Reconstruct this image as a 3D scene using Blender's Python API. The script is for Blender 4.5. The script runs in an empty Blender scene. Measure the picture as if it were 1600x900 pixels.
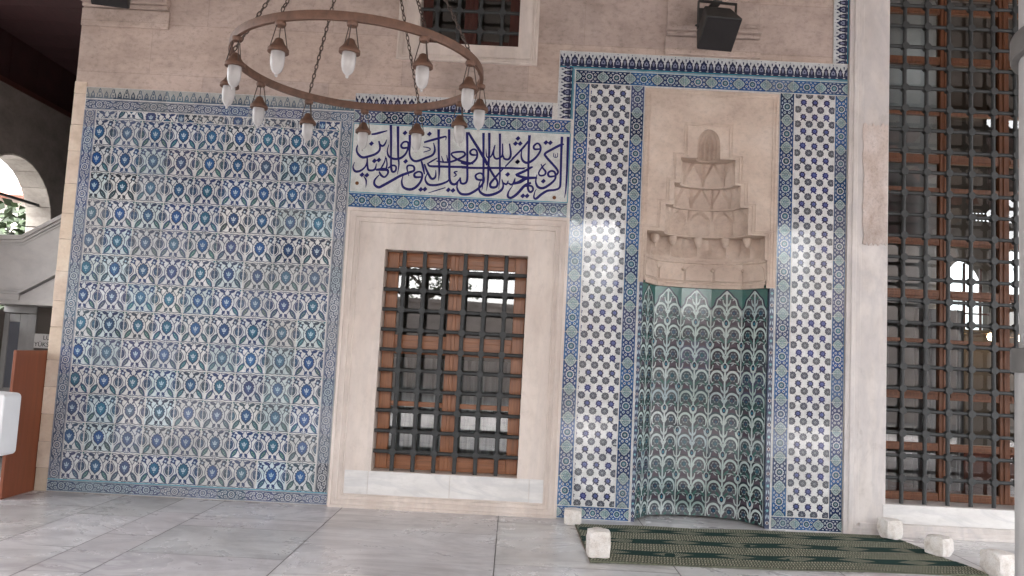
import bpy, bmesh, math, random
from mathutils import Vector, Matrix
R = math.radians
rnd = random.Random(7)
sc = bpy.context.scene
COL = sc.collection

# ------------------------------------------------------------------ camera
cam_d = bpy.data.cameras.new('camera')
cam = bpy.data.objects.new('camera', cam_d)
COL.objects.link(cam)
cam_d.sensor_width = 36.0
cam_d.lens = 27.0
cam_d.clip_start = 0.05
cam_d.clip_end = 2000
def cam_matrix(p, y, r):
    cp, sp, cy, sy, cr, sr = math.cos(p), math.sin(p), math.cos(y), math.sin(y), math.cos(r), math.sin(r)
    roll = Matrix(((cr, 0, sr), (0, 1, 0), (-sr, 0, cr)))
    pit = Matrix(((1, 0, 0), (0, cp, -sp), (0, sp, cp)))
    yaw = Matrix(((cy, sy, 0), (-sy, cy, 0), (0, 0, 1)))
    M = yaw @ pit @ roll                       # columns: right, forward, up
    B = Matrix(((M[0][0], M[0][2], -M[0][1]), (M[1][0], M[1][2], -M[1][1]), (M[2][0], M[2][2], -M[2][1])))
    return B.to_4x4()
cam.matrix_world = Matrix.Translation((0, -6.8, 1.40)) @ cam_matrix(0.0845374, -0.00496711, -0.05109533)
sc.camera = cam

# ------------------------------------------------------------------ light
world = bpy.data.worlds.new("World")
sc.world = world
world.use_nodes = True
wn, wl = world.node_tree.nodes, world.node_tree.links
wn.clear()
sky = wn.new('ShaderNodeTexSky')
sky.sky_type = 'NISHITA'
sky.sun_disc = False
sky.sun_elevation = R(52)
sky.sun_rotation = R(200)
sky.air_density = 1.0
sky.dust_density = 4.0
hs = wn.new('ShaderNodeHueSaturation')
hs.inputs['Saturation'].default_value = 0.12      # overcast: a grey-white sky
bg = wn.new('ShaderNodeBackground')
bg.inputs['Strength'].default_value = 0.15
wo = wn.new('ShaderNodeOutputWorld')
wl.new(sky.outputs[0], hs.inputs['Color'])
wl.new(hs.outputs[0], bg.inputs['Color'])
wl.new(bg.outputs[0], wo.inputs['Surface'])
sun_d = bpy.data.lights.new('sun', 'SUN')
sun_d.energy = 1.0
sun_d.angle = R(25)
sun_d.color = (1.0, 0.95, 0.88)
sun = bpy.data.objects.new('sun', sun_d)
COL.objects.link(sun)
sun.location = (3, -20, 20)
sun.rotation_euler = Vector((-math.sin(R(200)) * math.cos(R(52)), -math.cos(R(200)) * math.cos(R(52)), -math.sin(R(52)))).to_track_quat('-Z', 'Y').to_euler()
sc.view_settings.view_transform = 'Standard'
sc.view_settings.look = 'None'
sc.view_settings.gamma = 1.0
sc.view_settings.exposure = 3.3
sc.cycles.use_denoising = True
try:
    sc.cycles.denoiser = 'OPENIMAGEDENOISE'
    sc.cycles.denoising_input_passes = 'RGB_ALBEDO_NORMAL'
    sc.cycles.denoising_prefilter = 'ACCURATE'
except Exception:
    pass
sc.cycles.max_bounces = 10
sc.cycles.diffuse_bounces = 5
sc.cycles.glossy_bounces = 4
sc.cycles.transparent_max_bounces = 24
sc.cycles.sample_clamp_indirect = 8
sc.cycles.caustics_reflective = False
sc.cycles.caustics_refractive = False

# ------------------------------------------------------------------ helpers
ORIG = {}
def thing(name, label, cat, loc=(0, 0, 0), group=None):
    o = bpy.data.objects.new(name, None)
    o.empty_display_size = 0.2
    COL.objects.link(o)
    o.location = loc
    o['label'] = label
    o['category'] = cat
    o['kind'] = 'thing'
    if group:
        o['group'] = group
    ORIG[o] = Vector(loc)
    return o

def tag(o, label, cat, group=None):
    o['label'] = label
    o['kind'] = 'thing'
    o['category'] = cat
    if group:
        o['group'] = group
    return o

def structure(o):
    o['kind'] = 'structure'
    return o

class MB:
    def __init__(self):
        self.v, self.f, self.c = [], [], []
        self.col = None
    def face(self, pts, col=None):
        n = len(self.v)
        self.v.extend([tuple(p) for p in pts])
        self.f.append(tuple(range(n, n + len(pts))))
        self.c.append(col if col is not None else self.col)
    def box(self, x0, x1, y0, y1, z0, z1, col=None):
        if x1 < x0: x0, x1 = x1, x0
        if y1 < y0: y0, y1 = y1, y0
        if z1 < z0: z0, z1 = z1, z0
        p = [(x0, y0, z0), (x1, y0, z0), (x1, y1, z0), (x0, y1, z0), (x0, y0, z1), (x1, y0, z1), (x1, y1, z1), (x0, y1, z1)]
        self.hexa(p, col)
    def hexa(self, p, col=None):
        n = len(self.v)
        self.v.extend([tuple(q) for q in p])
        for f in ((0, 3, 2, 1), (4, 5, 6, 7), (0, 1, 5, 4), (1, 2, 6, 5), (2, 3, 7, 6), (3, 0, 4, 7)):
            self.f.append(tuple(n + i for i in f))
            self.c.append(col if col is not None else self.col)
    def prism(self, poly, h0, h1, fn, col=None):
        """poly 2D, extruded from h0 to h1; fn(a,b,h)->xyz"""
        n = len(self.v); k = len(poly)
        self.v.extend([fn(a, b, h0) for a, b in poly])
        self.v.extend([fn(a, b, h1) for a, b in poly])
        cc = col if col is not None else self.col
        self.f.append(tuple(range(n + k - 1, n - 1, -1))); self.c.append(cc)
        self.f.append(tuple(range(n + k, n + 2 * k))); self.c.append(cc)
        for i in range(k):
            j = (i + 1) % k
            self.f.append((n + i, n + j, n + k + j, n + k + i)); self.c.append(cc)
    def tube(self, path, r, n=8, caps=True, closed=False, col=None):
        path = [Vector(p) for p in path]
        rs = r if isinstance(r, (list, tuple)) else [r] * len(path)
        rings = []
        m = len(path)
        prev = None
        for i in range(m):
            if closed:
                d = path[(i + 1) % m] - path[i - 1]
            else:
                d = path[min(i + 1, m - 1)] - path[max(i - 1, 0)]
            d.normalize()
            if prev is None:
                ref = Vector((0, 0, 1)) if abs(d.z) < 0.9 else Vector((1, 0, 0))
                a = d.cross(ref).normalized()
            else:
                a = (prev - d * prev.dot(d)).normalized()
            prev = a
            b = d.cross(a).normalized()
            n0 = len(self.v)
            for k in range(n):
                t = 2 * math.pi * k / n
                self.v.append(tuple(path[i] + (a * math.cos(t) + b * math.sin(t)) * rs[i]))
            rings.append(n0)
        cc = col if col is not None else self.col
        for i in range(m if closed else m - 1):
            r0, r1 = rings[i], rings[(i + 1) % m]
            for k in range(n):
                self.f.append((r0 + k, r0 + (k + 1) % n, r1 + (k + 1) % n, r1 + k)); self.c.append(cc)
        if caps and not closed:
            self.f.append(tuple(rings[0] + k for k in range(n - 1, -1, -1))); self.c.append(cc)
            self.f.append(tuple(rings[-1] + k for k in range(n))); self.c.append(cc)
    def lathe(self, prof, c, n=20, col=None, axis='z'):
        """prof: list of (r, h)"""
        rings = []
        cc = col if col is not None else self.col
        for r_, h_ in prof:
            n0 = len(self.v)
            for k in range(n):
                t = 2 * math.pi * k / n
                self.v.append((c[0] + r_ * math.cos(t), c[1] + r_ * math.sin(t), c[2] + h_))
            rings.append(n0)
        for a, b in zip(rings[:-1], rings[1:]):
            for k in range(n):
                self.f.append((a + k, a + (k + 1) % n, b + (k + 1) % n, b + k)); self.c.append(cc)
        self.f.append(tuple(rings[0] + k for k in range(n - 1, -1, -1))); self.c.append(cc)
        self.f.append(tuple(rings[-1] + k for k in range(n))); self.c.append(cc)
    def build(self, name, mat, parent=None, smooth=False, bevel=0, seg=2, recalc=True, angle=40, org=None):
        og = org if org is not None else (ORIG[parent] if parent is not None else Vector((0, 0, 0)))
        og = Vector(og)
        me = bpy.data.meshes.new(name)
        me.from_pydata([(x - og.x, y - og.y, z - og.z) for x, y, z in self.v], [], self.f)
        if any(c is not None for c in self.c):
            at = me.color_attributes.new('Col', 'FLOAT_COLOR', 'CORNER')
            buf = []
            for p, c in zip(me.polygons, self.c):
                c = c or (0.5, 0.5, 0.5)
                buf.extend((c[0], c[1], c[2], 1.0) * p.loop_total)
            at.data.foreach_set('color', buf)
        if recalc:
            bm = bmesh.new(); bm.from_mesh(me)
            bmesh.ops.remove_doubles(bm, verts=bm.verts, dist=1e-6)
            bmesh.ops.recalc_face_normals(bm, faces=bm.faces)
            bm.to_mesh(me); bm.free()
        me.materials.append(mat)
        o = bpy.data.objects.new(name, me)
        COL.objects.link(o)
        if parent is not None:
            o.parent = parent
        else:
            o.location = og
        ORIG[o] = og
        if smooth:
            for p in me.polygons:
                p.use_smooth = True
            try:
                me.set_sharp_from_angle(angle=R(angle))
            except Exception:
                pass
        if bevel:
            b = o.modifiers.new('bevel', 'BEVEL')
            b.width = bevel; b.segments = seg; b.limit_method = 'ANGLE'; b.angle_limit = R(35)
        return o

# ------------------------------------------------------------------ materials
def new_mat(name):
    m = bpy.data.materials.new(name)
    m.use_nodes = True
    return m, m.node_tree.nodes, m.node_tree.links, m.node_tree.nodes['Principled BSDF']

def mixrgb(n, l, fac, a, b, mode='MIX'):
    x = n.new('ShaderNodeMix'); x.data_type = 'RGBA'; x.blend_type = mode
    for s, v in ((0, fac), (6, a), (7, b)):
        if hasattr(v, 'is_output') or isinstance(v, bpy.types.NodeSocket):
            l.new(v, x.inputs[s])
        elif s == 0:
            x.inputs[0].default_value = v
        else:
            x.inputs[s].default_value = (*v, 1)
    return x.outputs[2]

def ramp(n, l, src, stops):
    r = n.new('ShaderNodeValToRGB')
    e = r.color_ramp.elements
    while len(e) > 2: e.remove(e[-1])
    for i, (p, v) in enumerate(stops):
        if i >= len(e): e.new(p)
        e[i].position = p
        e[i].color = (*v, 1) if isinstance(v, tuple) else (v, v, v, 1)
    l.new(src, r.inputs[0])
    return r.outputs[0]

def noise(n, l, scale, detail=4, rough=0.6, sx=(1, 1, 1), dist=0, loc=(0, 0, 0)):
    tc = n.new('ShaderNodeTexCoord')
    mp = n.new('ShaderNodeMapping')
    mp.inputs['Scale'].default_value = sx
    mp.inputs['Location'].default_value = loc
    t = n.new('ShaderNodeTexNoise')
    t.inputs['Scale'].default_value = scale
    t.inputs['Detail'].default_value = detail
    t.inputs['Roughness'].default_value = rough
    t.inputs['Distortion'].default_value = dist
    l.new(tc.outputs['Object'], mp.inputs[0]); l.new(mp.outputs[0], t.inputs['Vector'])
    return t.outputs[0]

def bump(n, l, b, h, strength, dist=0.01):
    x = n.new('ShaderNodeBump')
    x.inputs['Strength'].default_value = strength
    x.inputs['Distance'].default_value = dist
    l.new(h, x.inputs['Height'])
    l.new(x.outputs[0], b.inputs['Normal'])

def stone(name, base, dark, light, rough=0.75, scale=3.0, sx=(1, 1, 1), pit=0.4, vein=None, blocks=None, attr=False, bstr=0.35, joints=0.75, stain=0.0):
    m, n, l, b = new_mat(name)
    c1 = noise(n, l, scale, 6, 0.65, sx, 0.3)
    f1 = ramp(n, l, c1, [(0.32, dark), (0.5, base), (0.72, light)])
    c2 = noise(n, l, scale * 9, 5, 0.7, (sx[0] ** .5, sx[1] ** .5, sx[2] ** .5))
    f2 = ramp(n, l, c2, [(0.3, 1 - 0.35 * pit), (0.5, 1.0), (0.8, 1 + 0.1 * pit)])
    out = mixrgb(n, l, 1.0, f1, f2, 'MULTIPLY')
    if pit > 0.3:
        c3 = noise(n, l, scale * 26, 2, 0.5, (1, 1, 1.6))
        f3 = ramp(n, l, c3, [(0.26, 0.45), (0.34, 1.0)])
        out = mixrgb(n, l, min(1, pit), out, mixrgb(n, l, 1.0, out, f3, 'MULTIPLY'))
    if vein:
        vc, vs, vsx = vein[:3]
        v = noise(n, l, vs, 5, 0.6, vsx, 1.2, (3, 1, 7))
        vf = ramp(n, l, v, [(0.42, 0.0), (0.5, 1.0), (0.58, 0.0)])
        vm = n.new('ShaderNodeMath'); vm.operation = 'MULTIPLY'; vm.inputs[1].default_value = vein[3] if len(vein) > 3 else .35
        l.new(vf, vm.inputs[0])
        out = mixrgb(n, l, vm.outputs[0], out, vc)
    if stain:
        s1 = noise(n, l, 0.9, 6, 0.68, (1, 1, .55), .6, (5, 2, 1))
        fs = ramp(n, l, s1, [(0.34, 1 - stain), (0.52, 1.0), (0.75, 1 + stain * .35)])
        out = mixrgb(n, l, 1.0, out, fs, 'MULTIPLY')
        s2 = noise(n, l, 3.4, 7, 0.75, (1, 1, .8), 1.0, (1, 8, 3))
        fs2 = ramp(n, l, s2, [(0.30, 0.0), (0.40, 1.0)])
        out = mixrgb(n, l, fs2, mixrgb(n, l, 1.0, out, (1 - stain * 1.1, 1 - stain * 1.2, 1 - stain * 1.25), 'MULTIPLY'), out)
    if blocks:
        tc = n.new('ShaderNodeTexCoord'); sp = n.new('ShaderNodeSeparateXYZ'); cb = n.new('ShaderNodeCombineXYZ')
        l.new(tc.outputs['Object'], sp.inputs[0]); l.new(sp.outputs[0], cb.inputs[0]); l.new(sp.outputs[2], cb.inputs[1])
        br = n.new('ShaderNodeTexBrick')
        br.inputs['Scale'].default_value = 1.0
        br.inputs['Brick Width'].default_value = blocks[0]
        br.inputs['Row Height'].default_value = blocks[1]
        br.inputs['Mortar Size'].default_value = 0.0035
        br.inputs['Mortar Smooth'].default_value = 0.6
        br.offset = 0.43
        br.inputs['Color1'].default_value = (1.06, 1.03, 1.0, 1)
        br.inputs['Color2'].default_value = (0.90, 0.89, 0.90, 1)
        br.inputs['Mortar'].default_value = (joints, joints * .97, joints * .95, 1)
        l.new(cb.outputs[0], br.inputs[0])
        out = mixrgb(n, l, 1.0, out, br.outputs[0], 'MULTIPLY')
    if attr:
        a = n.new('ShaderNodeAttribute'); a.attribute_name = 'Col'
        out = mixrgb(n, l, 1.0, out, a.outputs['Color'], 'MULTIPLY')
    l.new(out, b.inputs['Base Color'])
    b.inputs['Roughness'].default_value = rough
    bump(n, l, b, c2, bstr, 0.008)
    return m

def glaze(name, rough=0.1, spec=0.5, wav=0.12):
    """glazed tile: colours come from the painted motif faces"""
    m, n, l, b = new_mat(name)
    a = n.new('ShaderNodeAttribute'); a.attribute_name = 'Col'
    c = noise(n, l, 14, 4, 0.6)
    f = ramp(n, l, c, [(0.3, 0.84), (0.7, 1.1)])
    out = mixrgb(n, l, 1.0, a.outputs['Color'], f, 'MULTIPLY')
    c3 = noise(n, l, 160, 2, 0.6)
    f3 = ramp(n, l, c3, [(0.3, 0.82), (0.7, 1.12)])
    out = mixrgb(n, l, 1.0, out, f3, 'MULTIPLY')
    l.new(out, b.inputs['Base Color'])
    b.inputs['Roughness'].default_value = rough
    b.inputs['Specular IOR Level'].default_value = spec
    c2 = noise(n, l, 22, 2, 0.5)
    bump(n, l, b, c2, wav, 0.004)
    return m

def plain(name, col, rough=0.5, metal=0.0, var=0.2, scale=8, sx=(1, 1, 1), bstr=0.1, spec=0.5, attr=False, emit=None):
    m, n, l, b = new_mat(name)
    c = noise(n, l, scale, 5, 0.6, sx)
    f = ramp(n, l, c, [(0.3, 1 - var), (0.7, 1 + var * 0.6)])
    if attr:
        a = n.new('ShaderNodeAttribute'); a.attribute_name = 'Col'
        out = mixrgb(n, l, 1.0, a.outputs['Color'], f, 'MULTIPLY')
    else:
        out = mixrgb(n, l, 1.0, col, f, 'MULTIPLY')
    l.new(out, b.inputs['Base Color'])
    b.inputs['Roughness'].default_value = rough
    b.inputs['Metallic'].default_value = metal
    b.inputs['Specular IOR Level'].default_value = spec
    if bstr: bump(n, l, b, c, bstr, 0.005)
    if emit:
        b.inputs['Emission Color'].default_value = (*emit[0], 1)
        b.inputs['Emission Strength'].default_value = emit[1]
    return m

def glass(name, ior=1.9, tint=(0.8, 0.84, 0.84), rough=0.01):
    m, n, l, b = new_mat(name)
    n.remove(b)
    fr = n.new('ShaderNodeFresnel'); fr.inputs[0].default_value = ior
    tr = n.new('ShaderNodeBsdfTransparent'); tr.inputs[0].default_value = (*tint, 1)
    gl = n.new('ShaderNodeBsdfGlossy'); gl.inputs['Roughness'].default_value = rough
    c = noise(n, l, 1.6, 1, 0.4)
    bp = n.new('ShaderNodeBump'); bp.inputs['Strength'].default_value = 0.06; bp.inputs['Distance'].default_value = 0.02
    l.new(c, bp.inputs['Height']); l.new(bp.outputs[0], gl.inputs['Normal'])
    mx = n.new('ShaderNodeMixShader')
    gm = n.new('ShaderNodeNewGeometry')
    iv = n.new('ShaderNodeMath'); iv.operation = 'SUBTRACT'; iv.inputs[0].default_value = 1.0; l.new(gm.outputs['Backfacing'], iv.inputs[1])
    ml = n.new('ShaderNodeMath'); ml.operation = 'MULTIPLY'; l.new(fr.outputs[0], ml.inputs[0]); l.new(iv.outputs[0], ml.inputs[1])
    l.new(ml.outputs[0], mx.inputs[0]); l.new(tr.outputs[0], mx.inputs[1]); l.new(gl.outputs[0], mx.inputs[2])
    l.new(mx.outputs[0], n['Material Output'].inputs['Surface'])
    return m

M = {}
M['wall'] = stone('wall_stone', (.465, .375, .33), (.38, .30, .26), (.54, .445, .40), 0.85, 2.0, (0.8, 1, 1.7), 0.75, blocks=(1.15, 0.47), joints=0.78, stain=.20)
M['frame2'] = stone('pale_frame_marble', (.59, .545, .52), (.49, .445, .42), (.67, .63, .61), 0.5, 1.2, (1.8, 1.8, 0.8), 0.3, vein=((.42, .40, .41), 0.9, (2.2, 2.2, 0.6), .45), bstr=0.2, stain=.13)
M['quoin'] = stone('quoin_stone', (.66, .55, .45), (.55, .44, .35), (.74, .66, .56), 0.8, 3, (1, 1, 1.5), 0.3, attr=True)
M['frame'] = stone('frame_marble', (.62, .54, .485), (.53, .445, .395), (.69, .615, .565), 0.55, 1.3, (2.2, 2.2, 0.7), 0.3, vein=((.46, .41, .39), 0.9, (3.2, 3.2, 0.45), .28), bstr=0.2, stain=.12)
M['sill'] = stone('sill_marble', (.66, .645, .63), (.54, .525, .515), (.76, .75, .74), 0.45, 1.4, (0.7, 1, 2.5), 0.3, vein=((.48, .48, .49), 1.3, (0.7, 1, 3), .5), bstr=0.15)
M['hood'] = stone('carved_stone', (.60, .485, .405), (.50, .39, .325), (.68, .575, .50), 0.85, 2.6, (1, 1, 1.4), 0.45, bstr=0.35, stain=.18)
M['patch'] = stone('repair_mortar', (.56, .475, .435), (.45, .36, .31), (.66, .60, .575), 0.9, 5, (1.2, 1, 0.8), 0.6, bstr=0.5, stain=.2)
def floor_mat():
    m, n, l, b = new_mat('floor_marble')
    tc = n.new('ShaderNodeTexCoord'); at = n.new('ShaderNodeAttribute'); at.attribute_name = 'Col'
    def vec(sx, k):                              # every slab is cut from another part of the quarry
        sc_ = n.new('ShaderNodeVectorMath'); sc_.operation = 'SCALE'; sc_.inputs['Scale'].default_value = k
        l.new(at.outputs['Color'], sc_.inputs[0])
        ad = n.new('ShaderNodeVectorMath'); ad.operation = 'ADD'; l.new(tc.outputs['Object'], ad.inputs[0]); l.new(sc_.outputs[0], ad.inputs[1])
        mp = n.new('ShaderNodeMapping'); mp.inputs['Scale'].default_value = sx; mp.inputs['Rotation'].default_value = (0, 0, .35)
        l.new(ad.outputs[0], mp.inputs[0]); return mp.outputs[0]
    def nz(v, scale, det, dist=0.0, rough=.6):
        t = n.new('ShaderNodeTexNoise'); t.inputs['Scale'].default_value = scale; t.inputs['Detail'].default_value = det
        t.inputs['Distortion'].default_value = dist; t.inputs['Roughness'].default_value = rough
        l.new(v, t.inputs['Vector']); return t.outputs[0]
    v1 = vec((.8, 2.2, 1), 90)
    base = ramp(n, l, nz(v1, 1.3, 5, .8), [(.3, (.49, .475, .48)), (.5, (.58, .565, .568)), (.7, (.66, .645, .645))])
    vein = ramp(n, l, nz(vec((.7, 1.8, 1), 57), 1.3, 6, .9, .6), [(.44, 0.0), (.5, .5), (.555, 0.0)])
    out = mixrgb(n, l, vein, base, (.335, .325, .335))
    pale = ramp(n, l, nz(vec((.5, 2.6, 1), 31), 1.8, 5, .7, .6), [(.55, 0.0), (.62, .32), (.69, 0.0)])
    out = mixrgb(n, l, pale, out, (.68, .67, .66))
    dirt = nz(tc.outputs['Object'], 1.1, 7, .5, .72)
    out = mixrgb(n, l, 1.0, out, ramp(n, l, dirt, [(.33, (.80, .785, .775)), (.52, (1, 1, 1))]), 'MULTIPLY')
    spots = nz(tc.outputs['Object'], 26, 2, 0, .5)
    out = mixrgb(n, l, 1.0, out, ramp(n, l, spots, [(.22, (.55, .53, .52)), (.27, (1, 1, 1))]), 'MULTIPLY')
    out = mixrgb(n, l, 1.0, out, at.outputs['Color'], 'MULTIPLY')
    l.new(out, b.inputs['Base Color'])
    l.new(ramp(n, l, dirt, [(.3, .42), (.65, .20)]), b.inputs['Roughness'])
    bump(n, l, b, nz(tc.outputs['Object'], 5, 4), .04, .006)
    return m
M['floor'] = floor_mat()
M['joint'] = plain('floor_joint', (.19, .18, .18), 0.9)
M['pave'] = stone('court_paving', (.22, .21, .20), (.16, .155, .15), (.28, .27, .26), 0.7, 1, (1, 1, 1), 0.3)
M['grey_marble'] = stone('grey_marble', (.50, .49, .48), (.40, .39, .385), (.58, .575, .565), 0.45, 1.2, (1, 1, 2), 0.25, vein=((.40, .40, .41), 1.0, (1, 1, 2)), bstr=0.12)
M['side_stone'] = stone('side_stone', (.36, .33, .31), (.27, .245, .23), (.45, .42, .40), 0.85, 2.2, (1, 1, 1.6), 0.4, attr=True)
M['column'] = stone('column_marble', (.44, .43, .42), (.36, .35, .345), (.51, .50, .49), 0.4, 1.5, (2, 2, 0.6), 0.25, vein=((.30, .295, .30), 1.4, (2, 2, .5), .5), bstr=0.1, stain=.15)
M['block'] = stone('rough_marble', (.70, .66, .62), (.55, .49, .44), (.80, .78, .76), 0.8, 12, (1, 1, 1), 0.7, bstr=0.7)
M['tile'] = glaze('glazed_tile', 0.07, 0.75, 0.10)
M['tile_worn'] = glaze('worn_glazed_tile', 0.11, 0.6, 0.18)
M['iron'] = plain('grey_painted_iron', (.028, .030, .031), 0.62, 0.0, 0.25, 20)
M['wood'] = plain('varnished_wood', (.28, .105, .040), 0.38, 0, 0.35, 5, (14, 14, 0.8), 0.12)
M['wood2'] = plain('brown_window_wood', (.165, .062, .028), 0.42, 0, 0.35, 5, (14, 14, 0.8), 0.12)
M['wood_h'] = plain('varnished_rail_wood', (.28, .105, .040), 0.38, 0, 0.35, 5, (0.8, 14, 14), 0.12)
M['darkwood'] = plain('dark_window_wood', (.075, .022, .016), 0.5, 0, 0.3, 6, (10, 10, 1), 0.1)
M['maroon'] = plain('maroon_board', (.040, .012, .013), 0.7, 0, 0.3, 5, (8, 1, 1), 0.1)
M['panelwood'] = plain('reddish_brown_laminate', (.22, .062, .026), 0.45, 0, 0.16, 4, (6, 6, 0.5), 0.03)
M['bronze'] = plain('aged_bronze', (.125, .064, .042), 0.6, 0.1, 0.35, 18, bstr=0.15)
M['chain'] = plain('dark_chain', (.06, .04, .032), 0.6, 0.2, 0.2, 30)
M['black'] = plain('black_speaker_shell', (.026, .025, .024), 0.6, 0, 0.15, 30, bstr=0.2)
M['blackgrille'] = plain('black_speaker_cloth', (.012, .010, .011), 0.9, 0, 0.2, 90, bstr=0.2)
M['band'] = plain('dark_metal_band', (.13, .125, .12), 0.5, 0.3, 0.2, 12)
M['white'] = plain('white_plastic', (.80, .81, .83), 0.35, 0, 0.04, 5, bstr=0)
M['rug'] = plain('woven_rug', (.1, .1, .1), 0.95, 0, 0.4, 60, bstr=0.6, spec=0.1, attr=True)
M['glass'] = glass('window_glass', 2.25)
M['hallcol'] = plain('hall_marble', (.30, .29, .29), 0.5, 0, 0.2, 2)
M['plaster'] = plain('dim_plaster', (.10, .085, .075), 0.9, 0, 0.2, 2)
M['curtain'] = plain('pale_curtain', (.60, .575, .59), 0.9, 0, 0.25, 4, (10, 1, 0.3), 0.2)  # pale tone also stands in for courtyard reflection in the small window
M['carpet'] = plain('red_carpet', (.16, .05, .045), 0.95, 0, 0.3, 10)
M['ceiling'] = plain('portico_plaster', (.24, .215, .195), 0.9, 0, 0.15, 3)
M['arch'] = stone('arch_voussoir', (.55, .5, .47), (.45, .4, .38), (.62, .58, .55), 0.85, 4, (1, 1, 1), 0.3, attr=True)
M['leaf'] = plain('leaf', (.05, .09, .03), 0.6, 0, 0.4, 3, attr=True)
M['bark'] = plain('bark', (.09, .065, .05), 0.9, 0, 0.4, 12)
M['court_wall'] = stone('court_wall_stone', (.42, .37, .345), (.30, .265, .24), (.52, .47, .44), 0.9, 2, (1, 1, 2), 0.5, blocks=(0.8, 0.35))
M['tileroof'] = plain('pink_roof_tile', (.48, .22, .17), 0.8, 0, 0.25, 12, bstr=0.3)
M['render'] = plain('pale_render', (.62, .58, .54), 0.9, 0, 0.1, 3)
M['greydoor'] = plain('grey_door_paint', (.34, .335, .33), 0.5, 0, 0.12, 6, bstr=0.05)
M['sign'] = plain('sign_white', (.62, .61, .60), 0.5, 0, 0.04, 4, bstr=0)
M['ink'] = plain('black_ink', (.03, .03, .03), 0.6, 0, 0.05, 4, bstr=0)
def frosted():
    m, n, l, b = new_mat('frosted_lamp_glass')
    c = noise(n, l, 9, 3, 0.6)
    f = ramp(n, l, c, [(0.3, (.50, .485, .48)), (0.7, (.62, .60, .595))])
    l.new(f, b.inputs['Base Color'])
    b.inputs['Roughness'].default_value = 0.15
    tr = n.new('ShaderNodeBsdfTransparent'); tr.inputs[0].default_value = (.9, .9, .9, 1)
    lw = n.new('ShaderNodeLayerWeight'); lw.inputs[0].default_value = 0.35
    mr = n.new('ShaderNodeMapRange'); mr.inputs[3].default_value = 0.52; mr.inputs[4].default_value = 0.92
    l.new(lw.outputs['Facing'], mr.inputs[0])
    mx = n.new('ShaderNodeMixShader')
    l.new(mr.outputs[0], mx.inputs[0]); l.new(tr.outputs[0], mx.inputs[1]); l.new(b.outputs[0], mx.inputs[2])
    l.new(mx.outputs[0], n['Material Output'].inputs['Surface'])
    return m
M['lampglass'] = frosted()
M['dimglass'] = plain('dim_door_glass', (.17, .18, .21), 0.12, 0, 0.15, 2, bstr=0)
M['bulb'] = plain('warm_bulb', (.8, .6, .4), 0.5, 0, 0.02, 4, bstr=0, emit=((1, .62, .30), 14))

# ------------------------------------------------------------------ ground and floor
mb = MB(); mb.face([(-400, -400, -0.16), (400, -400, -0.16), (400, 400, -0.16), (-400, 400, -0.16)])
structure(mb.build('ground', M['pave']))
mb = MB(); mb.box(-7.5, 12, -9.6, 10, -0.158, -0.005)
structure(mb.build('floor_bed', M['joint']))
# marble slabs: strips that run away from the wall, cut at uneven lengths
mb = MB()
fr = random.Random(21)
xs = [-7.5, -6.2, -5.15, -4.25, -3.30, -2.78, -2.42, -1.40, -0.05, 1.18, 2.35, 3.55, 4.75, 6.0, 7.4, 8.8, 10.4, 12]
fixed = {-1.40: [-0.75, -1.95, -3.1], -0.05: [-0.28, -1.56, -2.7], -2.42: [-0.62, -0.95, -1.72, -2.5], -2.78: [-0.55, -1.3, -2.2], -3.30: [-0.75, -1.68, -2.4]}
for a, b in zip(xs[:-1], xs[1:]):
    ys = [0.5] + fixed.get(a, [-(fr.uniform(.3, .8))])
    while ys[-1] > -9.6:
        ys.append(max(-9.6, ys[-1] - fr.uniform(.7, 1.5)))
    for y1, y0 in zip(ys[:-1], ys[1:]):
        g = fr.uniform(.84, 1.08)
        c = (g * fr.uniform(.985, 1.04), g, g * fr.uniform(.985, 1.03))
        e = 0.0036
        sk = fr.uniform(-.012, .012)
        mb.face([(a + e, y0 + e + sk, 0), (b - e, y0 + e - sk * .3, 0), (b - e, y1 - e, 0), (a + e, y1 - e, 0)], c)
floor = structure(mb.build('floor', M['floor']))

# ------------------------------------------------------------------ the portico wall
WX0, WX1, WZ, WT = -4.09, 9.0, 5.6, 0.5
def grid_wall(mb, x0, x1, z0, z1, y, holes, flip=False, cuts_x=(), cuts_z=()):
    X = sorted(set([x0, x1, *cuts_x] + [h[0] for h in holes] + [h[1] for h in holes]))
    Z = sorted(set([z0, z1, *cuts_z] + [h[2] for h in holes] + [h[3] for h in holes]))
    X = [x for x in X if x0 <= x <= x1]; Z = [z for z in Z if z0 <= z <= z1]
    for a, b in zip(X[:-1], X[1:]):
        for c, d in zip(Z[:-1], Z[1:]):
            mx, mz = (a + b) / 2, (c + d) / 2
            if any(h[0] < mx < h[1] and h[2] < mz < h[3] for h in holes):
                continue
            p = [(a, y, c), (b, y, c), (b, y, d), (a, y, d)]
            mb.face(p if not flip else p[::-1])
def reveal(mb, h, y0, y1, sides='LRBT'):
    x0, x1, z0, z1 = h
    if 'L' in sides: mb.face([(x0, y0, z0), (x0, y1, z0), (x0, y1, z1), (x0, y0, z1)])
    if 'R' in sides: mb.face([(x1, y0, z0), (x1, y0, z1), (x1, y1, z1), (x1, y1, z0)])
    if 'B' in sides: mb.face([(x0, y0, z0), (x1, y0, z0), (x1, y1, z0), (x0, y1, z0)])
    if 'T' in sides: mb.face([(x0, y0, z1), (x0, y1, z1), (x1, y1, z1), (x1, y0, z1)])
W1 = (-1.18, 0.095, 0.32, 2.265)       # small window
W2 = (3.29, 5.05, 0.265, 5.05)         # big window
W3 = (-1.0, -0.09, 4.18, 5.25)         # upper window
NI = (1.085, 2.30, 0.0, 3.86)          # prayer niche
wall_t = thing('mosque_wall', 'pale pinkish ashlar stone wall rising behind the blue tile panels', 'wall', (-4.09, 0, 0))
mb = MB()
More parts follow.
